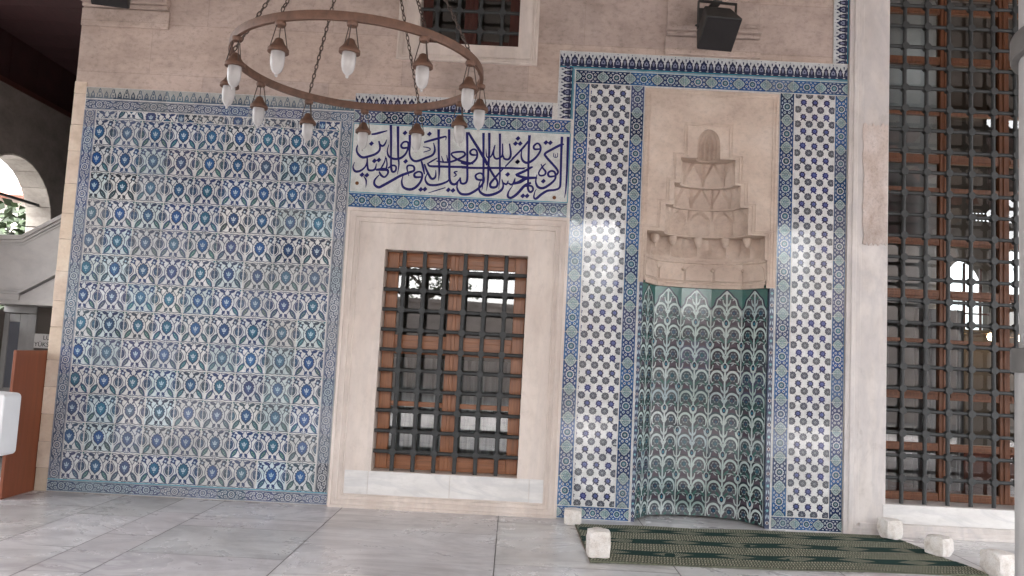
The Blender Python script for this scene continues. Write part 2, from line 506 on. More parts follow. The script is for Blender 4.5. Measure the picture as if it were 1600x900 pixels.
WH = [(h[0] - .008, h[1] + .008, h[2] - .008, h[3] + .008) for h in (W1, W2, W3)]      # openings a little wider than the surrounds
grid_wall(mb, WX0, WX1, 0, WZ, 0.0, WH + [NI])
grid_wall(mb, WX0, WX1, 0, WZ, WT, WH, flip=True)
for h in WH: reveal(mb, h, 0, WT)
reveal(mb, NI, 0, WT - 0.002, 'LRT')
mb.face([(WX0, 0, 0), (WX0, 0, WZ), (WX0, WT, WZ), (WX0, WT, 0)])
mb.face([(WX1, 0, 0), (WX1, WT, 0), (WX1, WT, WZ), (WX1, 0, WZ)])
mb.face([(WX0, 0, WZ), (WX1, 0, WZ), (WX1, WT, WZ), (WX0, WT, WZ)])
mb.build('masonry', M['wall'], wall_t, recalc=False)
# lighter corner stones along the free end of the wall
mb = MB(); qr = random.Random(4)
z = 0.0
k = 0
while z < 3.62:
    h = qr.uniform(.22, .30) if z > 0.01 else 0.20
    h = min(h, 3.66 - z)
    if h < .03: break
    g = qr.uniform(.86, 1.06) * (0.8 if z < .01 else 1)
    w = -3.986 + (0.004 if k % 2 else 0)
    mb.box(-4.094 - qr.uniform(0, .004), w, -0.007, 0.25, z + .0015, z + h - .0015, (g, g * qr.uniform(.97, 1.0), g * qr.uniform(.92, 1.0)))
    z += h; k += 1
mb.build('corner_stone', M['quoin'], wall_t, bevel=0.004)
# corbel blocks that carry the portico arches
def corbel(x0, x1):
    mb = MB()
    mb.box(x0, x1, -0.030, -0.0005, 4.18, 4.345)
    mb.box(x0 + .010, x1 - .010, -0.055, -0.0005, 4.352, 4.385)
    mb.box(x0 + .004, x1 - .004, -0.085, -0.0005, 4.389, 4.43)
    mb.box(x0 + .012, x1 - .012, -0.050, -0.0005, 4.434, 4.48)
    mb.box(x0 + .012, x1 - .012, -0.03, -0.0005, 4.484, 5.59)
    return mb.build('corbel', M['wall'], wall_t, bevel=0.006)
corbel(-4.085, -3.285); corbel(1.245, 2.112)
# rough repair mortar on the big window's jamb
mb = MB(); pr = random.Random(9)
out = []
for i in range(64):
    t = i / 64 * 4
    s, f = int(t), t - int(t)
    x0, x1, z0, z1 = 3.062, 3.284, 2.53, 3.62
    j = .012
    px, pz = [(x0 + (x1 - x0) * f, z0), (x1, z0 + (z1 - z0) * f), (x1 - (x1 - x0) * f, z1), (x0, z1 - (z1 - z0) * f)][s]
    out.append((px + (pr.uniform(-.003, 0) if s == 1 else pr.uniform(-j * .8, j * 1.2) if s == 3 else 0), pz + (pr.uniform(-j * 1.6, j * 1.6) if s in (0, 2) else 0)))
mb.prism(out, 0.0135, 0.0185, lambda a, b, h: (a, -h, b))
mb.build('mortar_patch', M['patch'], wall_t, bevel=0.003)

# ------------------------------------------------------------------ picture-frame mouldings
def frame_rings(mb, o, ins, prof, inner_y):
    """o: outer rect, ins: opening insets (l, r, b, t); prof: (fraction of inset, y)"""
    def rect(f):
        return (o[0] + ins[0] * f, o[1] - ins[1] * f, o[2] + ins[2] * f, o[3] - ins[3] * f)
    def corners(r, y):
        return [(r[0], y, r[2]), (r[1], y, r[2]), (r[1], y, r[3]), (r[0], y, r[3])]
    prev = corners(rect(prof[0][0]), prof[0][1])
    for f, y in prof[1:] + [(1.0, inner_y)]:
        cur = corners(rect(f), y)
        for i in range(4):
            j = (i + 1) % 4
            mb.face([prev[i], prev[j], cur[j], cur[i]])
        prev = cur
PROF = [(0, -0.0005), (0, -.040), (.07, -.042), (.085, -.030), (.16, -.030), (.18, -.034), (.21, -.034), (.225, -.018), (.30, -.016), (.315, -.022), (.33, -.022), (.345, -.012), (1, -.012)]

# ------------------------------------------------------------------ iron grilles
def knot(mb, x, y, z, s):
    c = s * .45
    pts = [(s, c), (c, s), (-c, s), (-s, c), (-s, -c), (-c, -s), (c, -s), (s, -c)]
    mb.prism([(x + a, z + b) for a, b in pts], -s * .8, s * .8, lambda a, b, h: (a, y + h, b))
def grille(parent, xs, zs, x0, x1, z0, z1, y, r, ks):
    g = bpy.data.objects.new('grille', None); COL.objects.link(g)
    g.parent = parent; g.empty_display_size = .1
    ORIG[g] = ORIG[parent]
    for x in xs:
        b = MB(); b.tube([(x, y, z0), (x, y, z1)], r, 10)
        for z in zs:
            knot(b, x, y, z, ks)
        b.build('upright_bar', M['iron'], g, smooth=True, angle=35)
    for z in zs:
        b = MB(); b.tube([(x0, y, z), (x1, y, z)], r * .92, 10)
        b.build('cross_bar', M['iron'], g, smooth=True)
    return g

def sash(parent, x0, x1, z0, z1, stiles, rails, y, th=.055, wood='wood', edge=.075):
    x0, x1, z0, z1 = x0 + .0015, x1 - .0015, z0 + .0015, z1 - .0015
    """wooden window: outer frame, stiles (x, halfwidth), rails (z, halfheight); returns pane rects"""
    mb = MB()
    mb.box(x0, x0 + edge, y, y + th, z0, z1); mb.box(x1 - edge, x1, y, y + th, z0, z1)
    for x, hw in stiles:
        mb.box(x - hw, x + hw, y - .004, y + th + .002, z0, z1)
        if hw > .03:
            mb.box(x - hw * .28, x + hw * .28, y - .016, y - .0045, z0 + .01, z1 - .01)
    f = mb.build('wooden_frame', M[wood], parent, bevel=0.006)
    X = [x0 + edge] + [v for x, hw in stiles for v in (x - hw, x + hw)] + [x1 - edge]
    for i in range(0, len(X), 2):
        for z, hh in [(z0 + edge * .6, edge * .6), *rails, (z1 - edge * .6, edge * .6)]:
            r = MB()
            r.box(X[i] + .0005, X[i + 1] - .0005, y + .003, y + th - .004, z - hh, z + hh)
            if hh > .03:
                r.box(X[i] + .012, X[i + 1] - .012, y - .007, y + .0026, z - hh * .45, z + hh * .45)
            r.build('rail', M[wood if wood != 'wood' else 'wood_h'], f, bevel=0.004)
    g = MB()
    g.box(x0 + edge * .5, x1 - edge * .5, y + th * .5, y + th * .5 + .005, z0 + edge * .5, z1 - edge * .5)
    g.build('glass_pane', M['glass'], parent)
    return f

# small window
win = thing('window', 'wooden window behind grey iron grille in wide marble surround below the calligraphy panel', 'window', (-0.54, 0, 0))
mb = MB(); frame_rings(mb, (-1.532, 0.447, 0.0, 2.622), (.352, .352, .32, .357), PROF, 0.24)
mb.build('marble_surround', M['frame'], win)
mb = MB()
mb.box(-1.405, -1.20, -.0155, .0, .118, .3185); mb.box(-1.197, -.49, -.017, .0, .118, .3185); mb.box(-.487, .20, -.016, .0, .12, .3185); mb.box(.203, .325, -.0152, .0, .118, .3185)
mb.build('sill', M['sill'], win, bevel=0.003)
grille(win, [-1.01 + .183 * i for i in range(6)], [.486 + .1785 * i for i in range(10)], W1[0] - .01, W1[1] + .01, W1[2] - .01, W1[3] + .01, 0.05, .0190, .029)
sash(win, W1[0], W1[1], W1[2], W1[3], [(-.545, .062)], [(1.43, .085), (.90, .022)], 0.16, edge=.105)
# upper window
uw = thing('window', 'dark grilled upper window above the chandelier, cut by the top of the picture', 'window', (-.54, 0, 4.18))
mb = MB(); frame_rings(mb, (-1.19, .09, 4.01, 5.42), (.19, .18, .17, .17), PROF, 0.24)
mb.build('marble_surround', M['frame'], uw)
grille(uw, [-.85 + .2 * i for i in range(4)], [4.33 + .19 * i for i in range(5)], W3[0] - .01, W3[1] + .01, W3[2] - .01, W3[3] + .01, 0.05, .017, .03)
sash(uw, W3[0], W3[1], W3[2], W3[3], [(-.545, .06)], [(4.74, .04)], 0.16, wood='darkwood', edge=.09)
# big window on the right
bw = thing('window', 'tall wide window with grey iron grille between tiled niche and round column', 'window', (4.17, 0, 0))
mb = MB(); frame_rings(mb, (2.922, 5.42, 0.0, 5.42), (.368, .37, .265, .37), [(0, -.0005), (0, -.03), (.05, -.034), (.09, -.034), (.11, -.046), (.20, -.046), (.225, -.03), (.29, -.03), (.305, -.014), (.36, -.014), (.37, -.012), (1, -.012)], 0.28)
mb.build('marble_surround', M['frame2'], bw)
mb = MB(); mb.box(3.27, 5.07, -.0165, 0.0, .105, .2635)
mb.build('sill', M['sill'], bw, bevel=0.003)
mb = MB(); mb.box(3.30, 5.40, -.065, -.0475, 0.0, .028); mb.box(3.30, 5.40, -.0475, -.0345, .0, .058); mb.box(3.06, 5.40, -.0345, -.0125, .0, .098)
mb.build('plinth', M['frame2'], bw, bevel=0.005)
grille(bw, [3.464 + .2025 * i for i in range(8)], [.485 + .1955 * i for i in range(23)], W2[0] - .01, W2[1] + .01, W2[2] - .01, W2[3] + .01, 0.06, .0180, .031)
sash(bw, W2[0], W2[1], W2[2], W2[3], [(3.947, .046), (4.50, .046)],
     [(.745, .035), (1.215, .042), (1.706, .018), (2.135, .042), (2.63, .036), (3.117, .02), (3.41, .042), (3.85, .02), (4.358, .037), (4.853, .037)], 0.26, edge=.06, wood='wood2')

# ------------------------------------------------------------------ inside of the mosque
room = thing('prayer_hall', 'dim prayer hall interior glimpsed through the grilled windows', 'room', (2, 9, 0))
mb = MB()
RX0, RX1, RY, RZ = -3.9, 11.5, 8.0, 6.4
AX, AZ = 8.72, 2.95                      # added arched sky opening, standing in for a bright reflection in the big window's glass
holes = [(8.22, 9.22, 2.30, 2.95), (7.88, 8.02, 2.30, 2.85), (9.5, 10.1, 3.0, 3.9), (1.2, 1.7, 1.0, 2.2)]
n = 12
arch = [(AX + .5 * math.cos(math.pi * i / n), AZ + .72 * math.sin(math.pi * i / n)) for i in range(n + 1)]
holes2 = holes + [(8.22, 9.22, 2.95, 3.67)]
dots = [(8.86 + .14 * i, 4.47 + .14 * j) for i in range(4) for j in range(2)]
holes2 += [(x - .045, x + .045, z_ - .045, z_ + .045) for x, z_ in dots]
grid_wall(mb, RX0, RX1, -.01, RZ, RY, holes2)
grid_wall(mb, RX0, RX1, -.01, RZ, RY + .35, holes2, flip=True)
for h in holes2[:4]: reveal(mb, h, RY, RY + .35, 'LRB')
for i in range(n):
    (xa, za), (xb, zb) = arch[i], arch[i + 1]
    mb.face([(xa, RY, za), (xb, RY, zb), (xb, RY, 3.67), (xa, RY, 3.67)])
    mb.face([(xa, RY, za), (xa, RY + .35, za), (xb, RY + .35, zb), (xb, RY, zb)])
mb.box(RX0 - .2, RX0, .51, RY + .35, -.01, RZ); mb.box(RX1, RX1 + .2, .51, RY + .35, -.01, RZ)
mb.box(RX0 - .2, RX1 + .2, .0, RY + .35, RZ, RZ + .2)
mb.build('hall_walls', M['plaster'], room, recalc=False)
mb = MB(); mb.box(RX0, RX1, .52, RY, .002, .02)
mb.build('carpet', M['carpet'], room)
mb = MB()
for x in (8.4, 8.72, 9.04): mb.box(x - .02, x + .02, RY + .1, RY + .14, 2.3, 3.6)
mb.box(8.2, 9.24, RY + .1, RY + .14, 2.98, 3.03); mb.box(8.2, 9.24, RY + .1, RY + .14, 2.60, 2.63)
mb.build('sky_opening_bars', M['darkwood'], room)  # bars across the added sky opening
for i, (x, y, r_) in enumerate([(5.15, 3.4, .25), (7.0, 6.7, .36), (5.0, 7.0, .3)]):
    hc = thing('hall_column', ['pale round column inside the hall, nearest behind the big grille', 'thick pale column inside the hall near the added arched opening', 'slim pale column far inside the hall'][i], 'column', (x, y, .02))
    mb = MB(); mb.lathe([(r_ * 1.25, .02), (r_ * 1.25, .22), (r_ * 1.05, .28), (r_, .34), (r_, 4.3), (r_ * 1.1, 4.4), (r_ * 1.5, 4.8), (r_ * 1.5, 6.38)], (x, y, 0), 24)
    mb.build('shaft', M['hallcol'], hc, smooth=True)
def cloth(name, x0, x1, y, z0, z1, label, mat):
    mb = MB(); N = 40
    top = [(x0 + (x1 - x0) * i / N, y + .035 * math.sin(i * 1.9) + .02 * math.sin(i * .7)) for i in range(N + 1)]
    for (xa, ya), (xb, yb) in zip(top[:-1], top[1:]):
        mb.hexa([(xa, ya, z0), (xb, yb, z0), (xb, yb + .006, z0), (xa, ya + .006, z0), (xa, ya, z1), (xb, yb, z1), (xb, yb + .006, z1), (xa, ya + .006, z1)])
    return tag(mb.build(name, mat, None, org=((x0 + x1) / 2, y, z0)), label, 'curtain')
cloth('curtain', 3.55, 4.05, 1.5, .03, 1.9, 'pale curtain hanging low behind the left side of the big window', M['curtain'])
cloth('curtain', 4.9, 5.5, 2.6, .03, 2.2, 'pale grey curtain hanging deeper in the hall behind the big window', M['curtain'])
cloth('curtain', -1.25, .25, 1.3, .03, 1.30, 'pale low cloth added inside the small window, standing in for courtyard reflections in its panes', M['curtain'])  # added cloth: imitates the grey courtyard reflection in the lower panes
hl = thing('hall_lamp', 'small warm lit hanging lamp inside the dark prayer hall', 'lamp', (8.6, 7.0, 2.5))
mb = MB(); mb.tube([(8.45 + .62 * math.cos(t * math.pi / 12), 6.9 + .62 * math.sin(t * math.pi / 12), 2.15) for t in range(24)], .015, 6, closed=True)
for k in range(3):
    t = k * 2.094; mb.tube([(8.45 + .62 * math.cos(t), 6.9 + .62 * math.sin(t), 2.15), (8.45, 6.9, 6.38)], .006, 5)
mb.build('hoop', M['chain'], hl)
for t in (3.3, 4.2, 5.0, 5.9, .6):
    b = MB(); b.lathe([(.004, -.07), (.04, -.045), (.048, 0), (.03, .045), (.004, .06)], (8.45 + .62 * math.cos(t), 6.9 + .62 * math.sin(t), 2.10), 10)
    b.build('bulb', M['bulb'], hl, smooth=True)

# ------------------------------------------------------------------ painted tile motifs
WHT = (.60, .615, .62); PALE = (.42, .52, .60); NAVY = (.022, .028, .070); COB = (.022, .080, .235)
TEAL = (.024, .17, .24); GRN = (.03, .15, .14); LIN = (.040, .050, .075); SLATE = (.075, .10, .17); INK = (.018, .022, .05)
MINT = (.34, .41, .42); GROUT = (.60, .59, .57); TURQ = (.05, .27, .36)
LS = 0.00035
def clip_poly(p, c):
    u0, u1, v0, v1 = c
    for ax, lim, sgn in ((0, u0, 1), (0, u1, -1), (1, v0, 1), (1, v1, -1)):
        out = []
        for i in range(len(p)):
            a, b = p[i - 1], p[i]
            ina, inb = (a[ax] - lim) * sgn >= 0, (b[ax] - lim) * sgn >= 0
            if ina != inb:
                t = (lim - a[ax]) / (b[ax] - a[ax])
                q = [a[0] + (b[0] - a[0]) * t, a[1] + (b[1] - a[1]) * t]
                q[ax] = lim
                out.append(tuple(q))
            if inb: out.append(b)
        p = out
        if len(p) < 3: return []
    return p
class Pat:
    def __init__(self, fn):
        self.fn, self.mb = fn, MB()
        self.o, self.ax, self.ay, self.tilt, self.tint, self.clip = (0, 0), (1, 0), (0, 1), (0, 0), None, None
    def place(self, o, ax=(1, 0), ay=(0, 1), tilt=(0, 0), tint=None, clip=None):
        self.o, self.ax, self.ay, self.tilt, self.tint, self.clip = o, ax, ay, tilt, tint, clip
        return self
    def add(self, poly, col, layer, raise_=0.0):
        if self.clip: poly = clip_poly(poly, self.clip)
        if len(poly) < 3: return
        if self.tint: col = self.tint(col)
        pts = [(self.o[0] + u * self.ax[0] + v * self.ay[0], self.o[1] + u * self.ax[1] + v * self.ay[1]) for u, v in poly]
        A = sum(pts[i - 1][0] * pts[i][1] - pts[i][0] * pts[i - 1][1] for i in range(len(pts)))
        if A < 0: pts = pts[::-1]
        self.mb.face([self.fn(a, b, layer * LS + raise_ + .0015 + self.tilt[0] * (a - self.o[0]) + self.tilt[1] * (b - self.o[1])) for a, b in pts], col)
    def el(self, x, y, rx, col, layer, ry=None, n=12, rot=0):
        ry = ry or rx
        cr, sr = math.cos(rot), math.sin(rot)
        self.add([(x + rx * math.cos(t) * cr - ry * math.sin(t) * sr, y + rx * math.cos(t) * sr + ry * math.sin(t) * cr) for t in (2 * math.pi * i / n for i in range(n))], col, layer)
    def star(self, x, y, r1, r2, k, col, layer, rot=0, sy=1.0):
        self.add([(x + (r1 if i % 2 == 0 else r2) * math.cos(rot + math.pi * i / k), y + sy * (r1 if i % 2 == 0 else r2) * math.sin(rot + math.pi * i / k)) for i in range(2 * k)], col, layer)
    def leaf(self, x0, y0, x1, y1, w, col, layer, k=5):
        dx, dy = x1 - x0, y1 - y0
        L = math.hypot(dx, dy); nx, ny = -dy / L, dx / L
        a = [(x0 + dx * t + nx * w * .5 * math.sin(math.pi * t) ** .8, y0 + dy * t + ny * w * .5 * math.sin(math.pi * t) ** .8) for t in (i / k for i in range(k))]
        b = [(x0 + dx * t - nx * w * .5 * math.sin(math.pi * t) ** .8, y0 + dy * t - ny * w * .5 * math.sin(math.pi * t) ** .8) for t in (1 - i / k for i in range(k))]
        self.add(a + b, col, layer)
    def line(self, pts, w, col, layer, res=4, ramp_=True):
        """smooth stroke; pts (x, y[, w])"""
        P = [(p[0], p[1], p[2] if len(p) > 2 else w) for p in pts]
        S = []
        for i in range(len(P) - 1):
            p0, p1, p2, p3 = P[max(i - 1, 0)], P[i], P[i + 1], P[min(i + 2, len(P) - 1)]
            for k in range(res):
                t = k / res
                S.append(tuple(.5 * (2 * p1[q] + (p2[q] - p0[q]) * t + (2 * p0[q] - 5 * p1[q] + 4 * p2[q] - p3[q]) * t * t + (3 * p1[q] - p0[q] - 3 * p2[q] + p3[q]) * t ** 3) for q in range(3)))
        S.append(P[-1])
        E = []
        for i, s in enumerate(S):
            a, b = S[max(i - 1, 0)], S[min(i + 1, len(S) - 1)]
            dx, dy = b[0] - a[0], b[1] - a[1]
            L = math.hypot(dx, dy) or 1
            E.append(((s[0] - dy / L * s[2] / 2, s[1] + dx / L * s[2] / 2), (s[0] + dy / L * s[2] / 2, s[1] - dx / L * s[2] / 2)))
        n = len(E) - 1
        for i in range(n):
            self.add([E[i][0], E[i][1], E[i + 1][1], E[i + 1][0]], col, layer, (i / n) * LS * .8 if ramp_ else 0)
    def build(self, name, mat, parent):
        return self.mb.build(name, mat, parent, recalc=False)

def mixc(a, b, t): return tuple(x + (y - x) * t for x, y in zip(a, b))
def tinter(r):
    k = r.random()
    g = r.uniform(.9, 1.06)
    warm = r.uniform(-.025, .025)
    teal = r.random() < .22
    def f(c):
        lum = .3 * c[0] + .6 * c[1] + .1 * c[2]
        if k < .22:  c = mixc(c, (.26, .265, .265), .22)                    # faded firing
        elif k < .34 and lum < .3: c = tuple(x * .62 for x in c)           # dark firing
        elif k < .46 and lum < .3: c = (c[0] * 1.0 + .012, c[1] * 1.15 + .015, c[2] * 1.05 + .018)
        elif k < .56 and lum < .3: c = mixc(c, (.09, .09, .16), .5)
        if teal and lum > .4: c = (c[0] * .86, c[1] * .98, c[2] * 1.0)
        return tuple(max(0, x * g * (1 + w)) for x, w in zip(c, (warm, 0, -warm)))
    return f
def tl(r, a=.004): return (r.uniform(-a, a), r.uniform(-a, a))

# --- left floral field tile, unit square centred on 0
TEAR = [(0, -.27), (.05, -.21), (.12, -.15), (.165, -.06), (.15, -.02), (.185, .03), (.155, .06), (.17, .12), (.12, .14), (.11, .20), (.06, .20), (0, .255)]
TEAR = TEAR + [(-x, y) for x, y in TEAR[-2:0:-1]]
def floral(P, r):
    P.add([(-.488, -.489), (.488, -.489), (.488, .489), (-.488, .489)], WHT, 0)
    core = r.choice([COB, (.03, .10, .22), (.03, .12, .21), (.032, .12, .19), (.028, .07, .18), (.035, .10, .20), (.03, .09, .24)])
    dk = r.choice([(.035, .055, .135), (.045, .065, .115), (.05, .07, .10), (.032, .06, .15)])
    pd = r.choice([(.028, .045, .11), (.035, .05, .10), (.03, .06, .12)])
    hp = r.choice([(.055, .095, .15), (.05, .10, .17), (.065, .10, .13)])
    lf = r.choice([(.05, .14, .14), (.05, .11, .14), (.04, .15, .19), (.07, .12, .12)])
    for s in (-1, 1):
        P.line([(s * .02, -.44), (s * .13, -.30), (s * .25, -.08), (s * .235, .12), (s * .12, .30), (s * .03, .46)], .024, dk, 1)
        P.line([(s * .49, .20), (s * .40, .12), (s * .335, -.02), (s * .36, -.14), (s * .46, -.24)], .026, dk, 2)
        P.line([(s * .03, -.475), (s * .13, -.45), (s * .22, -.475), (s * .34, -.46), (s * .49, -.475)], .026, dk, 3)
        P.line([(s * .06, .47), (s * .17, .475), (s * .27, .45), (s * .38, .475), (s * .48, .46)], .024, dk, 3)
        P.leaf(s * .33, .43, s * .47, .36, .06, dk, 6)
        P.line([(s * .24, .12), (s * .30, .20), (s * .30, .27)], .030, dk, 4)
        P.leaf(s * .20, -.11, s * .45, -.475, .165, dk, 5)
        P.leaf(s * .235, -.17, s * .415, -.44, .10, lf, 6)
        for q in (.3, .5, .7): P.el(s * (.235 + .18 * q), -.17 - .27 * q, .011, WHT, 7, n=6)
        P.leaf(s * .03, -.30, s * .14, -.42, .10, dk, 5)
        P.leaf(s * .05, .37, s * .285, .425, .11, dk, 6)
        P.leaf(s * .04, .22, s * .15, .385, .06, dk, 7)
        P.star(s * .365, .305, .125, .07, 4, dk, 8, rot=.4)
        P.el(s * .365, .305, .036, PALE, 9, n=8)
        P.leaf(s * .42, .40, s * .49, .49, .05, lf, 5)
        P.leaf(s * .15, -.455, s * .06, -.40, .03, dk, 8)
        P.el(s * .495, -.02, .125, dk, 8, ry=.165, n=14)
        P.el(s * .495, -.02, .100, hp, 9, ry=.138, n=12)
        P.star(s * .495, -.02, .06, .025, 4, mixc(hp, PALE, .35), 10, sy=1.5)
        P.leaf(s * .495, .14, s * .43, .24, .04, dk, 9, 3)
    P.add([(x * 1.10, y * 1.06) for x, y in TEAR], pd, 9)
    P.add([(x * .90, y * .88 + .005) for x, y in TEAR], core, 10)
    P.leaf(-.07, -.03, .07, -.03, .055, PALE, 11)
    P.leaf(0, -.02, 0, .11, .05, PALE, 12)
    for s in (-1, 1): P.leaf(s * .03, -.02, s * .085, .07, .035, PALE, 13)
    P.el(0, -.10, .022, PALE, 13, n=6)
    for v in (-.495, .495):
        P.el(0, v, .075, dk, 9, ry=.038, n=10); P.el(0, v, .036, PALE, 10, ry=.018, n=8)

# --- grey-blue border tile: length along u (0..1), width along v (-.5..4.5); aspect about 2.2
def greyborder(P, r, asp):
    bgc = mixc(SLATE, r.choice([(.06, .09, .2), (.10, .115, .15), (.07, .11, .16)]), r.random())
    ltc = mixc(WHT, SLATE, .25)
    e = .012
    P.add([(e / asp * .6, -.48), (1 - e / asp * .6, -.48), (1 - e / asp * .6, .48), (e / asp * .6, .48)], bgc, 0)
    def el(x, y, rr, c, L, n=10): P.el(x, y, rr / asp, c, L, ry=rr, n=n)
    for s in (-1, 1):
        P.line([(0, s * .43), (1, s * .43)], .035, ltc, 1, res=1)
    el(.5, 0, .29, ltc, 2, 14); el(.5, 0, .21, bgc, 3); el(.5, 0, .12, ltc, 4); el(.5, 0, .06, INK, 5)
    for x, y in ((.28, .17), (.30, -.2), (.72, .17), (.70, -.2), (.08, .0), (.92, .0)):
        el(x, y, .15, ltc, 2); el(x, y, .09, bgc, 3); el(x, y, .04, ltc, 4, 6)
    for x, y, a in ((.17, .22, .6), (.17, -.24, -.7), (.83, .22, -.6), (.83, -.24, .7), (.39, .31, 0), (.39, -.32, 0), (.61, .31, 0), (.61, -.32, 0), (.19, 0, 1.4), (.81, 0, 1.4), (.03, .3, .5), (.97, .3, -.5), (.03, -.3, -.5), (.97, -.3, .5)):
        dx, dy = math.cos(a) * .06, math.sin(a) * .13
        P.leaf(x - dx, y - dy, x + dx, y + dy, .06, ltc, 2, 4)

# --- pale merlon crest over the left field; u 0..1 along (0.25 m), v 0..1 up (0.10 m)
def greycrest(P, r):
    bgc = (.36, .37, .36); dk = (.085, .12, .17)
    P.add([(.004, .0), (.996, .0), (.996, .98), (.004, .98)], bgc, 0)
    P.add([(.004, .0), (.996, .0), (.996, .10), (.004, .10)], dk, 1)
    for k, x in enumerate((0, .25, .5, .75, 1.0)):
        P.clip = (.004, .996, 0, .985)
        if k % 2 == 0:
            P.add([(x - .13, .1), (x - .10, .45), (x - .055, .62), (x - .05, .78), (x, .97), (x + .05, .78), (x + .055, .62), (x + .10, .45), (x + .13, .1)], dk, 2)
            P.add([(x - .085, .16), (x - .06, .48), (x - .03, .62), (x, .82), (x + .03, .62), (x + .06, .48), (x + .085, .16)], bgc, 3)
            P.el(x, .58, .028, dk, 4, ry=.09); P.el(x, .28, .04, dk, 4, ry=.09)
        else:
            P.add([(x - .09, .1), (x - .07, .4), (x, .72), (x + .07, .4), (x + .09, .1)], dk, 5)
            P.el(x, .36, .036, bgc, 6, ry=.13); P.el(x, .36, .016, dk, 7, ry=.06)
        P.clip = None

# --- blue border with medallions and rosettes: u 0..1 (0.245 m), v -.5...5 (0.125 m)
def medal(P, asp, x, clip=None):
    L = []
    for i in range(24):
        t = 2 * math.pi * i / 24
        rr = .40 + .035 * math.cos(4 * t) + .02 * math.cos(12 * t)
        L.append((x + rr * 1.12 * math.cos(t) / asp, rr * math.sin(t)))
    P.add(L, NAVY, 4); P.add([(x + (a - x) * .90, b * .90) for a, b in L], MINT, 5)
    P.add([(x + (a - x) * .66, b * .66) for a, b in L], (.09, .19, .20), 6)
    P.add([(x + (a - x) * .56, b * .56) for a, b in L], MINT, 7)
    for k in range(8):
        t = k * math.pi / 4 + .39
        P.leaf(x + .05 * math.cos(t) / asp, .05 * math.sin(t), x + .21 * math.cos(t) / asp, .21 * math.sin(t), .045, (.07, .17, .19), 8, 4)
        t += .39
        P.el(x + .30 * math.cos(t) / asp, .30 * math.sin(t), .022 / asp, (.08, .15, .20), 9, ry=.022, n=6)
    P.el(x, 0, .05 / asp, COB, 9, ry=.05, n=8)
def blueborder(P, r, asp, bgc):
    P.clip = (0.006, .994, -.485, .485)
    P.add([(0, -.5), (1, -.5), (1, .5), (0, .5)], bgc, 0)
    for s in (-1, 1): P.line([(0, s * .455), (1, s * .455)], .03, mixc(bgc, (.06, .2, .36), .7), 1, res=1)
    lt = (.50, .53, .56)
    medal(P, asp, 0.0); medal(P, asp, 1.0)
    k = 12
    P.add([(.5 + (.315 if i % 2 else .255) * math.cos(math.pi * i / k) / asp, (.315 if i % 2 else .255) * math.sin(math.pi * i / k)) for i in range(2 * k)], lt, 4)
    P.el(.5, 0, .215 / asp, INK, 5, ry=.215, n=14); P.el(.5, 0, .17 / asp, (.05, .15, .20), 6, ry=.17, n=12)
    P.el(.5, 0, .08 / asp, lt, 7, ry=.08, n=8); P.el(.5, 0, .045 / asp, INK, 8, ry=.045, n=6)
    for x in (.285, .715):
        for y in (-.16, .16):
            P.el(x, y, .092 / asp, lt, 4, ry=.092, n=10); P.el(x, y, .045 / asp, INK, 5, ry=.045, n=7)
    for x in (.20, .36, .64, .80):
        for y in (-.36, .36):
            sx = 1 if x < .5 else -1
            P.leaf(x - .03 * sx, y * .8, x + .03 * sx, y * 1.1, .09, mixc(lt, bgc, .2), 4, 4)
    for x in (.5,):
        for y in (-.40, .40): P.leaf(x - .06, y, x + .06, y, .05, mixc(lt, bgc, .3), 4, 4)
    P.clip = None

# --- dark merlon crest: u 0..1 (0.127 m), v 0..1 up (0.155 m)
def darkcrest(P, r):
    wt = (.52, .54, .56)
    P.add([(0, 0), (1, 0), (1, .985), (0, .985)], wt, 0)
    P.add([(0, 0), (1, 0), (1, .30), (0, .30)], NAVY, 1)
    P.line([(0, .05), (1, .05)], .05, TURQ, 2, res=1)
    for x in (0, 1.0):
        P.clip = (0, 1, 0, .985)
        P.add([(x - .26, .25), (x - .25, .42), (x - .19, .52), (x - .22, .60), (x - .10, .68), (x, .86), (x + .10, .68), (x + .22, .60), (x + .19, .52), (x + .25, .42), (x + .26, .25)], NAVY, 2)
        P.add([(x - .13, .30), (x - .14, .44), (x, .60), (x + .14, .44), (x + .13, .30)], (.20, .22, .32), 4)
        P.el(x, .42, .06, NAVY, 5, ry=.06, n=8)
        P.leaf(x - .04, .93, x + .04, .93, .05, NAVY, 3, 3)
    P.add([(.27, .25), (.30, .40), (.38, .50), (.36, .60), (.44, .66), (.5, .80), (.56, .66), (.64, .60), (.62, .50), (.70, .40), (.73, .25)], INK, 3)
    P.leaf(.5, .26, .5, .60, .17, (.16, .17, .26), 4)
    P.line([(.27, .22), (.31, .46), (.26, .60)], .04, wt, 5); P.line([(.73, .22), (.69, .46), (.74, .60)], .04, wt, 5)
    for x in (.25, .75):
        P.leaf(x, .66, x, .86, .09, NAVY, 2, 3); P.leaf(x - .07, .82, x + .07, .82, .05, NAVY, 3, 3)
        P.leaf(x - .10, .14, x + .10, .14, .055, wt, 3, 3)
    P.clip = None

def bar(P, a0, a1, b0, b1, col, layer=0):
    P.place((0, 0)); P.add([(a0, b0), (a1, b0), (a1, b1), (a0, b1)], col, layer)

